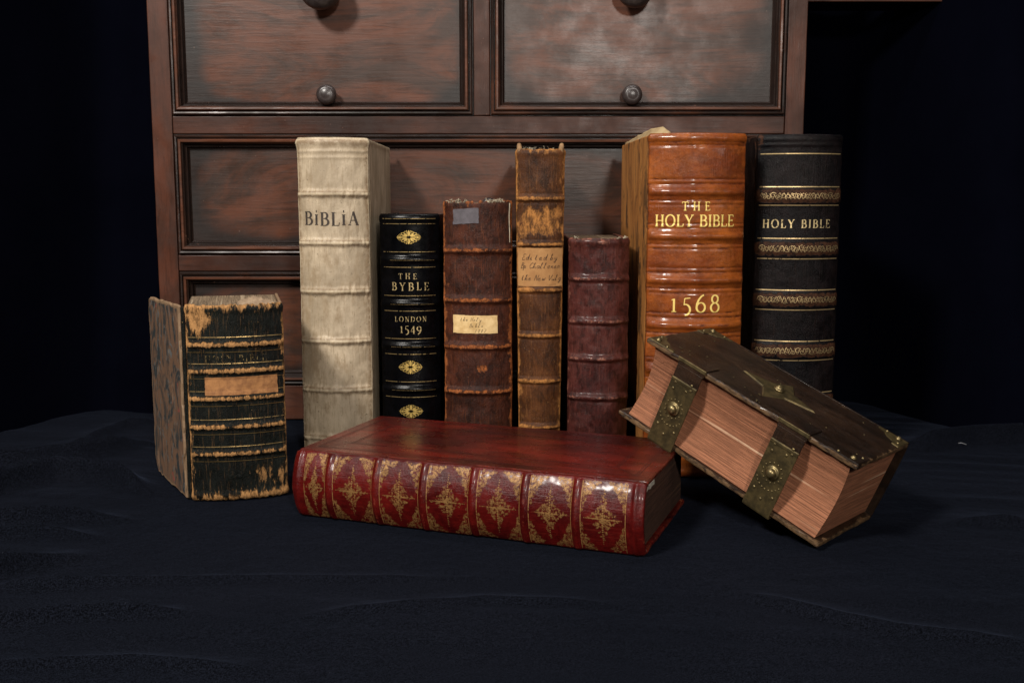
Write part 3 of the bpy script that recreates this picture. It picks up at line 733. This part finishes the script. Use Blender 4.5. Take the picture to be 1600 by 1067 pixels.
# ---- book: dark reddish brown with grey patch and small label
bk, Wb, Hb = stand('brown_book', 'dark brown calf book with grey patch at the top and small handwritten tan label', 692.5, 800, 313, 1.47)
fy = 1.45; zs = [zat(q, fy) for q in (391, 469, 542, 612, 686)]
M['brown'] = leather('dark_red_brown_calf', (.040, .011, .006), (.085, .022, .010), (.42, .125, .032), .72, .90, (.36, .55), 16, (1, 1, .7), .5, spots=(.16, .075, .04), wearscale=120, speckle=.66)
sp = Spine(Wb, Hb, 46, zs, .0036, .0048, [], .0009, 12, .009, jag=.005, bandjag=.0012, cap=.001)
def wb(U, Vv, w, s):
    w = np.maximum(w, 1.0*np.exp(-np.abs(s.A-np.abs(U))/.007))
    w = np.maximum(w, .75*np.exp(-(((U-.006)/.012)**2+((Vv-zat(575, fy))/.008)**2)))
    return np.maximum(w, .7*np.exp(-(s.H-Vv)/.012))
sp.build(M['brown'], bk, wearf=wb)
boards(sp, .24, M['brown'], bk, .005, P_OLD, 13, .009, .0015)
mb = MB(); c0 = sp.W/2
xl = lambda px, py: at(px, py, fy).x-bk.location.x
mb.sheet(sp.f, sp.u_of(xl(708, 340)), sp.u_of(xl(748, 340)), zat(350, fy), zat(326, fy), .0009, 12, 8, .0012, 9, .002)
mb.build('paper_patch', plain('grey_paper_patch', (.13, .115, .13), .8, c2=(.09, .08, .09), scale=120), bk)
mb = MB(); mb.sheet(sp.f, sp.u_of(xl(708, 507)), sp.u_of(xl(777, 507)), zat(521, fy), zat(493, fy), .0008, 20, 8, .0006, 11, -.0006)
lb = mb.build('paper_label', plain('yellowed_label', (.84, .60, .29), .7, c2=(.62, .40, .16), scale=90, bmp=.2), bk)
pn = MB(); z = zat(502, fy)
pen(pn, sp.f, 'the Holy', -.025, z, .0055, .00035, .0011, adv=.75); pen(pn, sp.f, 'Bible', -.012, z-.0085, .0055, .00035, .0011, adv=.75); pen(pn, sp.f, '1807', -.004, z-.0158, .0048, .00035, .0011, adv=.85)
pn.build('handwriting', plain('brown_ink', (.10, .05, .025), .8), lb)
fr = MB(); rnd = random.Random(9)
us = [rnd.uniform(-.80, -.30)*sp.A for _ in range(22)]+[rnd.uniform(.25, .80)*sp.A for _ in range(30)]
fray(fr, sp, Hb-.004, us, rnd, .008, .0007)
fr.tube([Vector(sp.f(sp.A*.90, Hb-.004-.006*i, .0006)) for i in range(10)], .0010)
fr.build('frayed_thread', THREAD, bk)

# ---- book: tall narrow tan one
bk, Wt, Ht = stand('narrow_book', 'tall narrow scuffed tan book with wide handwritten paper label across its spine', 808.5, 880, 230, 1.46)
Ht -= .002; fy = 1.443; zs = [zat(q, fy) for q in (310, 382, 453.5, 525, 596, 668)]
M['tan'] = leather('scuffed_tan_calf', (.125, .042, .011), (.055, .018, .006), (.50, .21, .055), .60, .86, (.38, .58), 20, (1, 1, .55), .5, spots=(.26, .13, .05), wearscale=85, speckle=.66)
sp = Spine(Wt, Ht, 42, zs, .0030, .0036, [(z+.0062, .0009, -.0005) for z in zs]+[(z-.0062, .0009, -.0005) for z in zs], .0006, 15, .009, taper=.17, jag=.002, cap=.002)
def wt(U, Vv, w, s):
    w = np.minimum(w, .75)
    w = np.maximum(w, 1.0*np.exp(-np.abs(s.A-np.abs(U))/.004))
    return np.maximum(w, .62*np.exp(-(((Vv-zat(346, fy))/.022)**4)))
sp.build(M['tan'], bk, wearf=wt)
boards(sp, .25, M['tan'], bk, .003, P_OLD, 16, .012, .0012, left=False, right=False)
for sgn in (-1, 1):                      # boards follow the taper of the spine
    bm = bmesh.new(); box(bm, -.0015, .0015, sp.sl+.0006, .25, 0, Ht-.001, .0010, 2)
    for v in bm.verts: v.co.x += sgn*(Wt/2-.0017)*(1+sp.taper*(v.co.z/Ht-.5))
    bm_obj('cover_board', bm, M['tan'], bk)
for o in list(bk.children):
    if o.name.startswith('page_block'):
        for v in o.data.vertices: v.co.x *= (1+sp.taper*(v.co.z/Ht-.5))*.985
mb = MB(); mb.sheet(sp.f, -sp.A*.93, sp.A*.95, zat(448, fy), zat(388, fy), .0007, 24, 12, .0005, 17)
lb = mb.build('paper_label', plain('tan_paper', (.50, .26, .095), .75, c2=(.38, .18, .06), scale=60, bmp=.25), bk)
pn = MB()
pen(pn, sp.f, 'Edited by', -.026, zat(407, fy), .0085, .0006, .0010, adv=.70)
pen(pn, sp.f, 'Bp Challoner', -.028, zat(420, fy), .0078, .0006, .0010, adv=.62)
pen(pn, sp.f, 'the New Vulg', -.027, zat(439, fy), .0080, .0006, .0010, adv=.64)
pn.stroke(sp.f, [(.006, zat(446, fy)), (.022, zat(445, fy))], .0005, .001)
pn.build('handwriting', plain('dark_ink', (.07, .035, .02), .8), lb)
mh = plain('worn_headband', (.36, .21, .10), .85, c2=(.20, .11, .05), scale=200, bmp=.6)
for sgn in (-1, 1):
    mb = MB(); c = Vector(sp.f(sgn*sp.A*.86, Ht-.001, -.002)); mb.tube([c+Vector((0, 0, -.006)), c+Vector((sgn*.0005, 0, .002)), c+Vector((sgn*.001, .001, .0055)), c+Vector((sgn*.001, .002, .007))], .0042, 8)
    mb.build('headband', mh, bk, True)
fr = MB(); rnd = random.Random(19); fray(fr, sp, Ht-.002, [rnd.uniform(-.9, .9)*sp.A for _ in range(16)], rnd, .006, .0004); fr.build('frayed_thread', THREAD, bk)

# ---- book: short purple brown
bk, Wp, Hp = stand('maroon_book', 'short plain purplish brown book without lettering, right of the tall narrow one', 889, 984, 371, 1.455)
fy = 1.433; zs = [zat(q, fy) for q in (436, 503, 561, 622, 690)]
M['maroon'] = leather('purplish_brown_calf', (.058, .013, .011), (.100, .026, .020), (.30, .11, .07), .84, .98, (.30, .50), 17, (1, 1, .6), .4, spots=(.22, .12, .10), wearscale=150, speckle=.70, coat=.2)
sp = Spine(Wp, Hp, 50, zs, .0036, .0042, [(z-.006, .0013, -.0007) for z in zs], .0012, 23, .009, jag=.002, bandjag=.0016, wr=.0006)
def wp(U, Vv, w, s): return np.maximum(np.minimum(w, .8), .95*np.exp(-(((U-.004)/.016)**2+((Vv-s.H+.006)/.006)**2)))
sp.build(M['maroon'], bk, wearf=wp)
boards(sp, .21, M['maroon'], bk, .004, P_OLD, 25, .01, .001)
fr = MB(); rnd = random.Random(29); fray(fr, sp, Hp-.002, [rnd.choice((-.75, -.7, .6, .8, .85, .9))*sp.A*rnd.uniform(.9, 1.05) for _ in range(16)], rnd, .0055, .0006); fr.build('frayed_thread', THREAD, bk)

# ---- book: tall orange 1568
bk, Wo, Ho = stand('orange_book', 'tall bright orange leather book lettered THE HOLY BIBLE and 1568', 1014, 1167, 209, 1.40, math.radians(1.2))
fy = 1.366; zc = [zat(q, fy) for q in (300, 370, 440, 511, 582, 652)]
M['orange'] = leather('polished_orange_calf', (.37, .096, .015), (.20, .040, .007), (.12, .022, .005), .70, .98, (.26, .42), 13, (1, 1, 1.6), .40, wearscale=75, spots=(.16, .05, .012), speckle=.69, coat=.5, mot=.62, scratch=.16)
rd = [(z+s_*d, .0013, h) for z in zc for s_ in (-1, 1) for d, h in ((.0105, -.0014), (.0165, -.0009))]+[(zat(226, fy), .0016, -.0014), (zat(221, fy), .0012, -.0008), (.030, .0016, -.0012), (.036, .0012, -.0008)]
sp = Spine(Wo, Ho, 36, [(z, .0048, .0040) for z in zc], ridges=rd, lump=.0006, seed=31, sl=.008, taper=-.015, cap=.004)
def wo(U, Vv, w, s):
    k = np.zeros_like(U)
    for (z, a, h) in rd: k = np.maximum(k, .75*np.exp(-((Vv-z)/.0018)**2))
    for z in zc: k = np.maximum(k, .45*np.exp(-((Vv-z)/.006)**2))
    return np.maximum(k, .6*np.exp(-np.abs(s.A-np.abs(U))/.005))
sp.build(M['orange'], bk, wearf=wo)
def boardwood():
    m, t, nd, lk, p = nt('bare_stained_board'); v = coords(t, (1, 2.5, .6)); v3 = coords(t)
    a = noise(t, v, 7, 6, .65, 1.6); b = noise(t, coords(t, (1, 1, .5), (2, 0, 1)), 26, 5, .7, 1.0)
    c = mixc(t, ramp(t, a, .3, .7), (.52, .22, .055), (.30, .115, .028))
    c = mixc(t, ramp(t, b, .50, .60, 0, .85), c, (.045, .026, .014))
    c = mixc(t, ramp(t, noise(t, v3, 55, 3), .62, .70, 0, .6), c, (.40, .15, .04))
    lk.new(c, p.inputs['Base Color']); p.inputs['Roughness'].default_value = .5; bump(t, p, math_(t, 'ADD', a, b), .8, .002); return m
M['board'] = boardwood()
boards(sp, .285, M['board'], bk, .007, P_OLD, 33, .012, .0012)
n = 26; V = []; F = []                   # torn parchment flap standing over the head of the left board
for j in range(7):
    for i in range(n+1):
        t = i/n; k = j/6
        y = .275-.275*t-.010*k*t; x = -Wo/2+.0035+.010*k*t+.012*k*max(0, t-.8)*5
        z = Ho-.004+k*(.0070+.0075*t+.0035*float(fbm(t*9, 1.5, 3)))+.001*float(fbm(t*14, j*.5, 9))
        if t > .92: z -= k*.010*(t-.92)/.08
        V.append((x+.002*k*float(fbm(t*12, j*.6, 4)), y, z))
for j in range(6):
    for i in range(n): F.append((j*(n+1)+i, j*(n+1)+i+1, (j+1)*(n+1)+i+1, (j+1)*(n+1)+i))
o = mesh('torn_flap', V, F, plain('old_parchment', (.46, .34, .18), .7, c2=(.34, .22, .10), scale=60, bmp=.5), bk); md = o.modifiers.new('t', 'SOLIDIFY'); md.thickness = .0008
gt = MB(); yl = (.95, .66, .16)
roman(gt, sp.f, 'THE', -.0005+sp.u_of(at(1091, 322, fy).x-bk.location.x), zat(322.5, fy), .0112, .037, .15, .07, .0004)
roman(gt, sp.f, 'HOLY BIBLE', sp.u_of(at(1090, 322, fy).x-bk.location.x), zat(345.5, fy), .0152, .1080, .15, .07, .0004)
roman(gt, sp.f, '1568', sp.u_of(at(1093, 322, fy).x-bk.location.x), zat(475, fy)-.001, .0225, .066, .12, .055, .0004)
m, t, nd, lk, p = nt('yellow_gilt_letters'); p.inputs['Base Color'].default_value = (.95, .70, .20, 1); p.inputs['Metallic'].default_value = .1; p.inputs['Roughness'].default_value = .45
gt.build('gilt_lettering', m, bk)

# ---- book: tall black at the right
bk, Wk, Hk = stand('dark_book', 'tall black book lettered HOLY BIBLE with arabesque gilt bands, rightmost in the row', 1184, 1318, 211, 1.45)
fy = 1.426
M['ebony'] = leather('black_morocco', (.0030, .0030, .0042), (.0105, .0065, .0065), (.060, .024, .012), .80, .92, (.30, .50), 9, bmp=.35, wearscale=120, grain=700, spec=.16, scratch=.10)
M['bandbrown'] = None
ctr = [zat(q, fy) for q in (306.5, 389, 469, 549)]+[zat(629, fy)]
sp = Spine(Wk, Hk, 38, [(z, .0100, .0026) for z in ctr], ridges=[(zat(226, fy), .002, .0010)], lump=.0004, seed=41, sl=.009, taper=-.03, cap=.003)
def wk(U, Vv, w, s):
    k = .55*np.exp(-np.abs(s.A-np.abs(U))/.004)
    for z in ctr: k = np.maximum(k, .98*np.exp(-((Vv-z)/.0105)**8))
    return np.maximum(k, .98*np.exp(-((U+s.A*.95)/.008)**2)*np.exp(-((s.H-Vv)/.03)**2))
sp.build(M['ebony'], bk, wearf=wk)
boards(sp, .27, M['ebony'], bk, .006, P_DARK, 43, .012, .0006)
gl = MB(); rnd = random.Random(41)
for q in (240, 292, 321, 373, 405, 454, 485, 534, 564, 615, 645): gline(gl, sp, zat(q, fy), .00125, -.93, .93, .0003)
for z in ctr:
    n = 17
    for i in range(n):
        u = sp.A*(-.82+1.66*i/(n-1))
        spiral(gl, sp.f, u, z+.0010*(-1)**i, .0042, rnd.uniform(0, 6), 1.2, (-1)**i, .00055, .0004+i*.00001)
        P = [(u-.004+.008*k/8, z+.0042*math.sin(k*.8+i)) for k in range(9)]; gl.stroke(sp.f, P, .0005, .00045)
gl.build('gilt_tooling', gilt('antique_gilt', (.72, .52, .26), .40, .42, .7, 260), bk)
gt = MB(); roman(gt, sp.f, 'HOLY BIBLE', sp.u_of(at(1248, 350, fy).x-bk.location.x), zat(350, fy), .0112, .095, .17, .06, .0004)
gt.build('gilt_lettering', gilt('pale_gilt_letters', (.85, .66, .34), .42, .42, .5, 260), bk)

# ---- book: large red lying flat
Rx, Ry, Ryaw, RL, RD, RT = -.2590, 1.2010, -.3600, .4225, .2220, .0790
e1 = Vector((math.cos(Ryaw), math.sin(Ryaw), 0)); e2 = Vector((-math.sin(Ryaw), math.cos(Ryaw), 0)); up = Vector((0, 0, 1))
org = Vector((Rx, Ry, 0))+up*(RT/2)+e2*.012
Mr = Matrix(((-up.x, e2.x, e1.x), (-up.y, e2.y, e1.y), (-up.z, e2.z, e1.z)))
bk = empty('red_book', 'large glossy crimson book lying flat in front, its gilt spine facing the viewer', 'book', org, Mr.to_euler())
fr_ = [.118, .262, .402, .545, .688, .826]
zs = [RL*q for q in fr_]
M['red'] = leather('polished_crimson_morocco', (.125, .0060, .0045), (.055, .0028, .0028), (.28, .045, .022), .86, 1.0, (.25, .38), 12, (1, 1, 1), .30, spots=(.03, .004, .004), wearscale=110, speckle=.67, coat=.22, grain=420, mot=.6, scratch=.16)
sp = Spine(RT, RL, 37, [(z, .0040, .0030) for z in zs], ridges=[(.008, .0022, .0022), (RL-.010, .0026, .0024)], lump=.0006, seed=51, sl=.006, cap=.0)
def wr(U, Vv, w, s):
    k = np.zeros_like(U)
    for z in zs: k = np.maximum(k, .72*np.exp(-((Vv-z)/.0030)**2))
    return np.maximum(k, .6*np.exp(-np.minimum(Vv, s.H-Vv)/.006))
sp.build(M['red'], bk, wearf=wr)
M['redtop'] = leather('polished_crimson_cover', (.150, .0100, .0060), (.040, .0030, .0030), (.20, .024, .010), .90, 1.1, (.20, .40), 9, (1, 1, .45), .30, spots=(.02, .003, .003), wearscale=70, speckle=.68, coat=.45, grain=300, mot=.55, scratch=.10)
wornbox('cover_board', M['redtop'], bk, -RT/2, -RT/2+.005, .0066, RD-.012, 0, RL, .0016, .009, .0010, 53)
wornbox('cover_board', M['redtop'], bk, RT/2-.005, RT/2, .0066, RD-.012, 0, RL, .0016, .009, .0010, 54)
bm = bmesh.new(); box(bm, -RT/2+.0056, RT/2-.0056, -.004, RD-.018, .004, RL-.005, .001, 1); bm_obj('page_block', bm, pages('dark_gilt_page_edges', (.085, .040, .026), (.15, .08, .045), 0), bk)
# gilt tooling of the spine
gl = MB(); rnd = random.Random(61); edges = [.012]+zs+[RL-.014]
A = sp.A
for a, b in zip(edges, edges[1:]):
    lo, hi = a+.0065, b-.0065; cz = (lo+hi)/2; hw = (hi-lo)/2
    for q in (lo-.0012, hi+.0012): gl.stroke(sp.f, [(-A*.92+2*A*.92*i/20, q) for i in range(21)], .0008, .00035, .01)
    nC = 0
    for sx in (-1, 1):
        for sy in (-1, 1):          # corner triangles filled with little scrolls (u: across the thickness)
            for k in range(230):
                p_, q_ = rnd.random(), rnd.random()
                if p_**.75+q_**.75 > 1.0: continue
                u = sx*(A*.93-p_*A*.84); v = cz+sy*(hw-q_*hw*.86)
                spiral(gl, sp.f, u, v, rnd.uniform(.0011, .0020), rnd.uniform(0, 6.3), rnd.uniform(.9, 1.4), rnd.choice((-1, 1)), .00040, .00032+.00001*(k % 9), 7)
    for k in range(190):              # pointed star in the middle of the panel
        r = rnd.random()**.6; th = rnd.random()*2*math.pi
        cx, cy = abs(math.cos(th)), abs(math.sin(th)); lim = 1/(cx+cy)**2.3
        u = A*.72*r*lim*math.cos(th); v = cz+hw*.90*r*lim*math.sin(th)
        spiral(gl, sp.f, u, v, rnd.uniform(.0009, .0015), rnd.uniform(0, 6.3), 1.1, rnd.choice((-1, 1)), .0004, .00032+.00001*(k % 9), 6)
    for k in range(12):
        t = (k+.5)/12
        for (u, v) in ((A*.74*t, 0), (-A*.74*t, 0), (0, hw*.92*t), (0, -hw*.92*t)):
            rr = .0012*(1.1-t*.7)
            gl.poly(sp.f, [(u+rr*math.cos(j*1.05), cz+v+rr*math.sin(j*1.05)) for j in range(6)], .0005)
gl.build('gilt_tooling', gilt('old_gilt_tooling', (.36, .185, .060), .44, .5, .35, 330), bk)
# blind tooled frame and long scratches on the upper cover
fb = lambda u, v, off=0.: (-RT/2-off-.00005, u, v)
tl = MB()
for ins, w in ((.016, .0008), (.019, .0006), (.045, .0009), (.048, .0006)):
    u0, u1, v0, v1 = .0066+ins, RD-.012-ins, ins, RL-ins
    for P in (((u0, v0), (u1, v0)), ((u1, v0), (u1, v1)), ((u1, v1), (u0, v1)), ((u0, v1), (u0, v0))): tl.stroke(fb, list(P), w, .0001+ins*.001, .02)
for (u0, v0, u1, v1) in ((.0226, .016, .0516, .045), (RD-.028, .016, RD-.057, .045), (.0226, RL-.016, .0516, RL-.045), (RD-.028, RL-.016, RD-.057, RL-.045)): tl.stroke(fb, [(u0, v0), (u1, v1)], .0008, .0003, .02)
tl.build('blind_tooling', plain('dark_blind_tooling', (.022, .004, .004), .45, c2=(.035, .006, .005)), bk)
mb = MB()                                # white torn lining showing at the open corner
fe = lambda u, v, off=0.: (v, u, RL-.0042+off)
mb.sheet(lambda u, v, off=0.: (v+.0004*math.sin(u*900), u, RL-.0022+off*2), .004, .040, -RT/2+.0060, -RT/2+.0105, .0006, 12, 3, .002, 71)
mb.build('torn_lining', plain('torn_white_lining', (.50, .47, .40), .8), bk)

# ---- book: clasped one leaning on the red book
px, py, pz, ra, rb, rc, CL, CW, CT = .1274, 1.2527, .1137, -.0152, .4003, -.7164, .285, .1485, .1053
bk = empty('clasped_book', 'thick dark bound book with brass clasps and orange page edges, propped on the red book', 'book', (px, py, pz), (ra, rb, rc))
M['hide'] = leather('dark_brown_hide', (.016, .008, .0045), (.036, .018, .010), (.15, .085, .040), .84, .98, (.34, .50), 14, (.4, 1, 1), .4, wearscale=90, spots=(.012, .008, .006), speckle=.64, coat=.18, spec=.22, scratch=.08)
M['brass'] = plain('tarnished_brass', (.15, .108, .045), .48, .7, c2=(.060, .046, .022), scale=110, bmp=.4)
M['brass2'] = plain('rubbed_brass', (.34, .26, .12), .38, .85, c2=(.16, .12, .06), scale=160, bmp=.3)
bt = .0062
wornbox('cover_board', M['hide'], bk, 0, CL, 0, CW-.0062, 0, bt, .0018, .008, .0012, 81)
wornbox('cover_board', M['hide'], bk, 0, CL, 0, CW-.0062, CT-bt, CT, .0018, .008, .0012, 82)
# page block with a hollow fore-edge
V = []; F = []; nz = 30; nxx = 60; x0, x1 = .012, CL-.009
def fore(z, x):
    t = (z-bt)/(CT-2*bt); return .0045+.0135*math.sin(math.pi*min(1, max(0, t*.96+.02)))**.9+.0004*float(fbm(x*9, z*700, 5, 2))
grid = []
for j in range(nz+1):
    z = bt+.0003+(CT-2*bt-.0006)*j/nz
    for i in range(nxx+1):
        x = x0+(x1-x0)*i/nxx; V.append((x, fore(z, x), z))
n = nxx+1; K = len(V)
for j in range(nz+1):
    z = bt+.0003+(CT-2*bt-.0006)*j/nz
    for i in range(nxx+1): V.append((x0+(x1-x0)*i/nxx, CW-.0055, z))
for j in range(nz):
    for i in range(nxx):
        F.append((j*n+i, j*n+i+1, (j+1)*n+i+1, (j+1)*n+i)); F.append((K+j*n+i, K+(j+1)*n+i, K+(j+1)*n+i+1, K+j*n+i+1))
    F.append((j*n, (j+1)*n, K+(j+1)*n, K+j*n)); F.append((j*n+nxx, K+j*n+nxx, K+(j+1)*n+nxx, (j+1)*n+nxx))
for i in range(nxx): F.append((i, K+i, K+i+1, i+1)); k = nz*n+i; F.append((k, k+1, K+k+1, K+k))
P_OR = pages('reddened_page_edges', (.42, .170, .088), (.66, .42, .27), 2, .75, 1050)
mesh('page_block', V, F, P_OR, bk, False)
# spine at the back
V = []; F = []; n = 15
for i in range(2):
    for j in range(n+1):
        a = math.pi*(j/n-.5); V.append((.001+(CL-.002)*i, CW-.0060+.0060*math.cos(a), CT/2+(CT/2-.0004)*math.sin(a)))
for j in range(n): F.append((j, j+1, n+1+j+1, n+1+j))
o = mesh('spine', V, F, M['hide'], bk, True); md = o.modifiers.new('t', 'SOLIDIFY'); md.thickness = .0016; md.offset = 1
# brass strap anchors, straps, clasp plates with bosses
def quadslab(mb, a, b, c, d, th, nrm):
    nrm = Vector(nrm)*th; P = [Vector(q) for q in (a, b, c, d)]
    V = P+[q+nrm for q in P]
    mb.add(V, [(0, 1, 2, 3), (7, 6, 5, 4), (0, 4, 5, 1), (1, 5, 6, 2), (2, 6, 7, 3), (3, 7, 4, 0)])
for xa in (.050, .188):
    xb = xa+.0375
    mb = MB(); box_ = bmesh.new()
    box(box_, xa, xb, -.0016, .030, CT+.0002, CT+.0014, .0004, 1); box(box_, xa, xb, -.0018, -.0003, CT-.0075, CT+.0014, .0004, 1)
    st = bm_obj('strap', box_, M['hide'], bk)
    st['label'] = 'leather strap with brass clasp plate'
    # leather part of the strap down to the plate
    sb = bmesh.new(); box(sb, xa+.001, xb-.001, -.0022, -.0006, CT-.030, CT-.0065, .0005, 1)
    bm_obj('strap_leather', sb, M['hide'], st)
    pb = bmesh.new(); box(pb, xa+.0015, xb-.0005, -.0042, -.0024, -.0010, CT-.022, .0006, 2)
    box(pb, xa+.0015, xb-.0005, -.0030, .004, -.0028, -.0011, .0005, 1)
    box(pb, xa+.0015, xb-.0005, -.0052, -.0043, CT-.026, CT-.0225, .0004, 1)
    pl = bm_obj('clasp_plate', pb, M['brass'], st)
    cz = CT*.46; cx = (xa+xb)/2+.0005; Rm = lambda x, z: Matrix.Translation((x, -.0043, z)) @ Matrix.Rotation(math.radians(90), 4, 'X')
    bb = bmesh.new()
    lathe(bb, [(.0082, 0), (.0084, .0012), (.0070, .0020), (.0058, .0018), (.0052, .0030), (.0056, .0046), (.0046, .0066), (.0026, .0078), (.0003, .0081)], Rm(cx, cz), 24)
    bm_obj('boss', bb, M['brass2'], pl, True)
    rb_ = bmesh.new()
    for k in range(14):
        a = k/14*2*math.pi; lathe(rb_, [(.0009, 0), (.0009, .0007), (.0004, .0010)], Rm(cx+.0115*math.cos(a), cz+.0115*math.sin(a)), 7)
    for (dx, dz) in ((-.011, .030), (.011, .030), (-.011, .022), (.010, .036), (-.012, -.026), (.012, -.026), (0, -.034), (.006, .026)): lathe(rb_, [(.0017, 0), (.0017, .0005), (.0011, .0009), (.0004, .0009)], Rm(cx+dx, cz+dz), 10)
    for k in range(9):
        a = math.pi*(1.15+.7*k/8); lathe(rb_, [(.0010, 0), (.0008, .0008), (.0003, .001)], Rm(cx+.016*math.cos(a), cz-.005+.016*math.sin(a)), 6)
    bm_obj('rivet', rb_, M['brass2'], pl, True)
    eb = bmesh.new(); box(eb, xa-.001, xb+.001, -.0032, -.0019, CT-.0022, CT+.0022, .0004, 1); bm_obj('edge_strip', eb, M['brass2'], st)
# corner and centre pieces on the upper cover
def plate(name, pts, z, th, mat, parent=bk, bosses=()):
    mb = MB(); n = len(pts); c = (sum(p[0] for p in pts)/n, sum(p[1] for p in pts)/n)
    V = [(p[0], p[1], z) for p in pts]+[(c[0]+(p[0]-c[0])*.93, c[1]+(p[1]-c[1])*.93, z+th) for p in pts]
    mb.add(V, [tuple(range(n))[::-1], tuple(range(n, 2*n))]+[(i, (i+1) % n, n+(i+1) % n, n+i) for i in range(n)])
    o = mb.build(name, mat, parent)
    for (x, y, r) in bosses:
        bb = bmesh.new(); lathe(bb, [(r, 0), (r*1.05, r*.25), (r*.8, r*.35), (r*.7, r*.6), (r*.4, r*.95), (.0002, r*1.0)], Matrix.Translation((x, y, z+th)), 14)
        bm_obj('boss', bb, M['brass2'], o, True)
    return o
zt = CT+.0001; cx, cy = CL*.515, CW*.47
rim = []
for k in range(16):
    a = k/16*2*math.pi; r = (1 if k % 4 == 0 else (.44 if k % 4 == 2 else .56)); rim.append((cx+.050*r*math.cos(a), cy+.040*r*math.sin(a)))
plate('centre_plate', rim, zt, .0016, M['brass'], bosses=((cx, cy, .0062),))
for (qx, qy, sx, sy) in ((.001, .001, 1, 1), (CL-.001, .001, -1, 1), (.001, CW-.006, 1, -1), (CL-.001, CW-.006, -1, -1)):
    pts = [(0, 0), (.038, 0), (.036, .006), (.028, .008), (.022, .016), (.012, .022), (.009, .030), (0, .032)]
    P = [(qx+sx*a, qy+sy*b_) for a, b_ in pts]
    if sx*sy < 0: P = P[::-1]
    plate('corner_piece', P, zt, .0009, M['hide' if (sx < 0 and sy > 0) else 'brass'], bosses=((qx+sx*.010, qy+sy*.008, .0034), (qx+sx*.026, qy+sy*.004, .0016), (qx+sx*.005, qy+sy*.022, .0016)))
bb = bmesh.new(); rnd = random.Random(77)
for k in range(34):
    x, y = rnd.uniform(.01, CL-.01), (rnd.uniform(.004, .035) if k % 3 else rnd.uniform(.01, CW-.02))
    lathe(bb, [(.0012, 0), (.0010, .0005), (.0003, .0007)], Matrix.Translation((x, y, zt)), 7)
bm_obj('stud', bb, M['brass'], bk, True)

# ---- a fleck of lint on the cloth at the right
mb = MB(); p0 = at(1503, 705, 1.5); k = (CAM_H)/(CAM_H-p0.z) ; gx, gy2 = p0.x*k, 1.5*k
mb.tube([(gx-.005, gy2+.002, .012), (gx-.002, gy2, .013), (gx+.002, gy2-.001, .012), (gx+.005, gy2-.003, .011)], .0006, 6)
o = mb.build('lint_fleck', plain('pale_lint', (.25, .25, .27), .9), None, True); o['label'] = 'tiny pale fleck of lint lying on the dark cloth at the right'; o['category'] = 'lint'
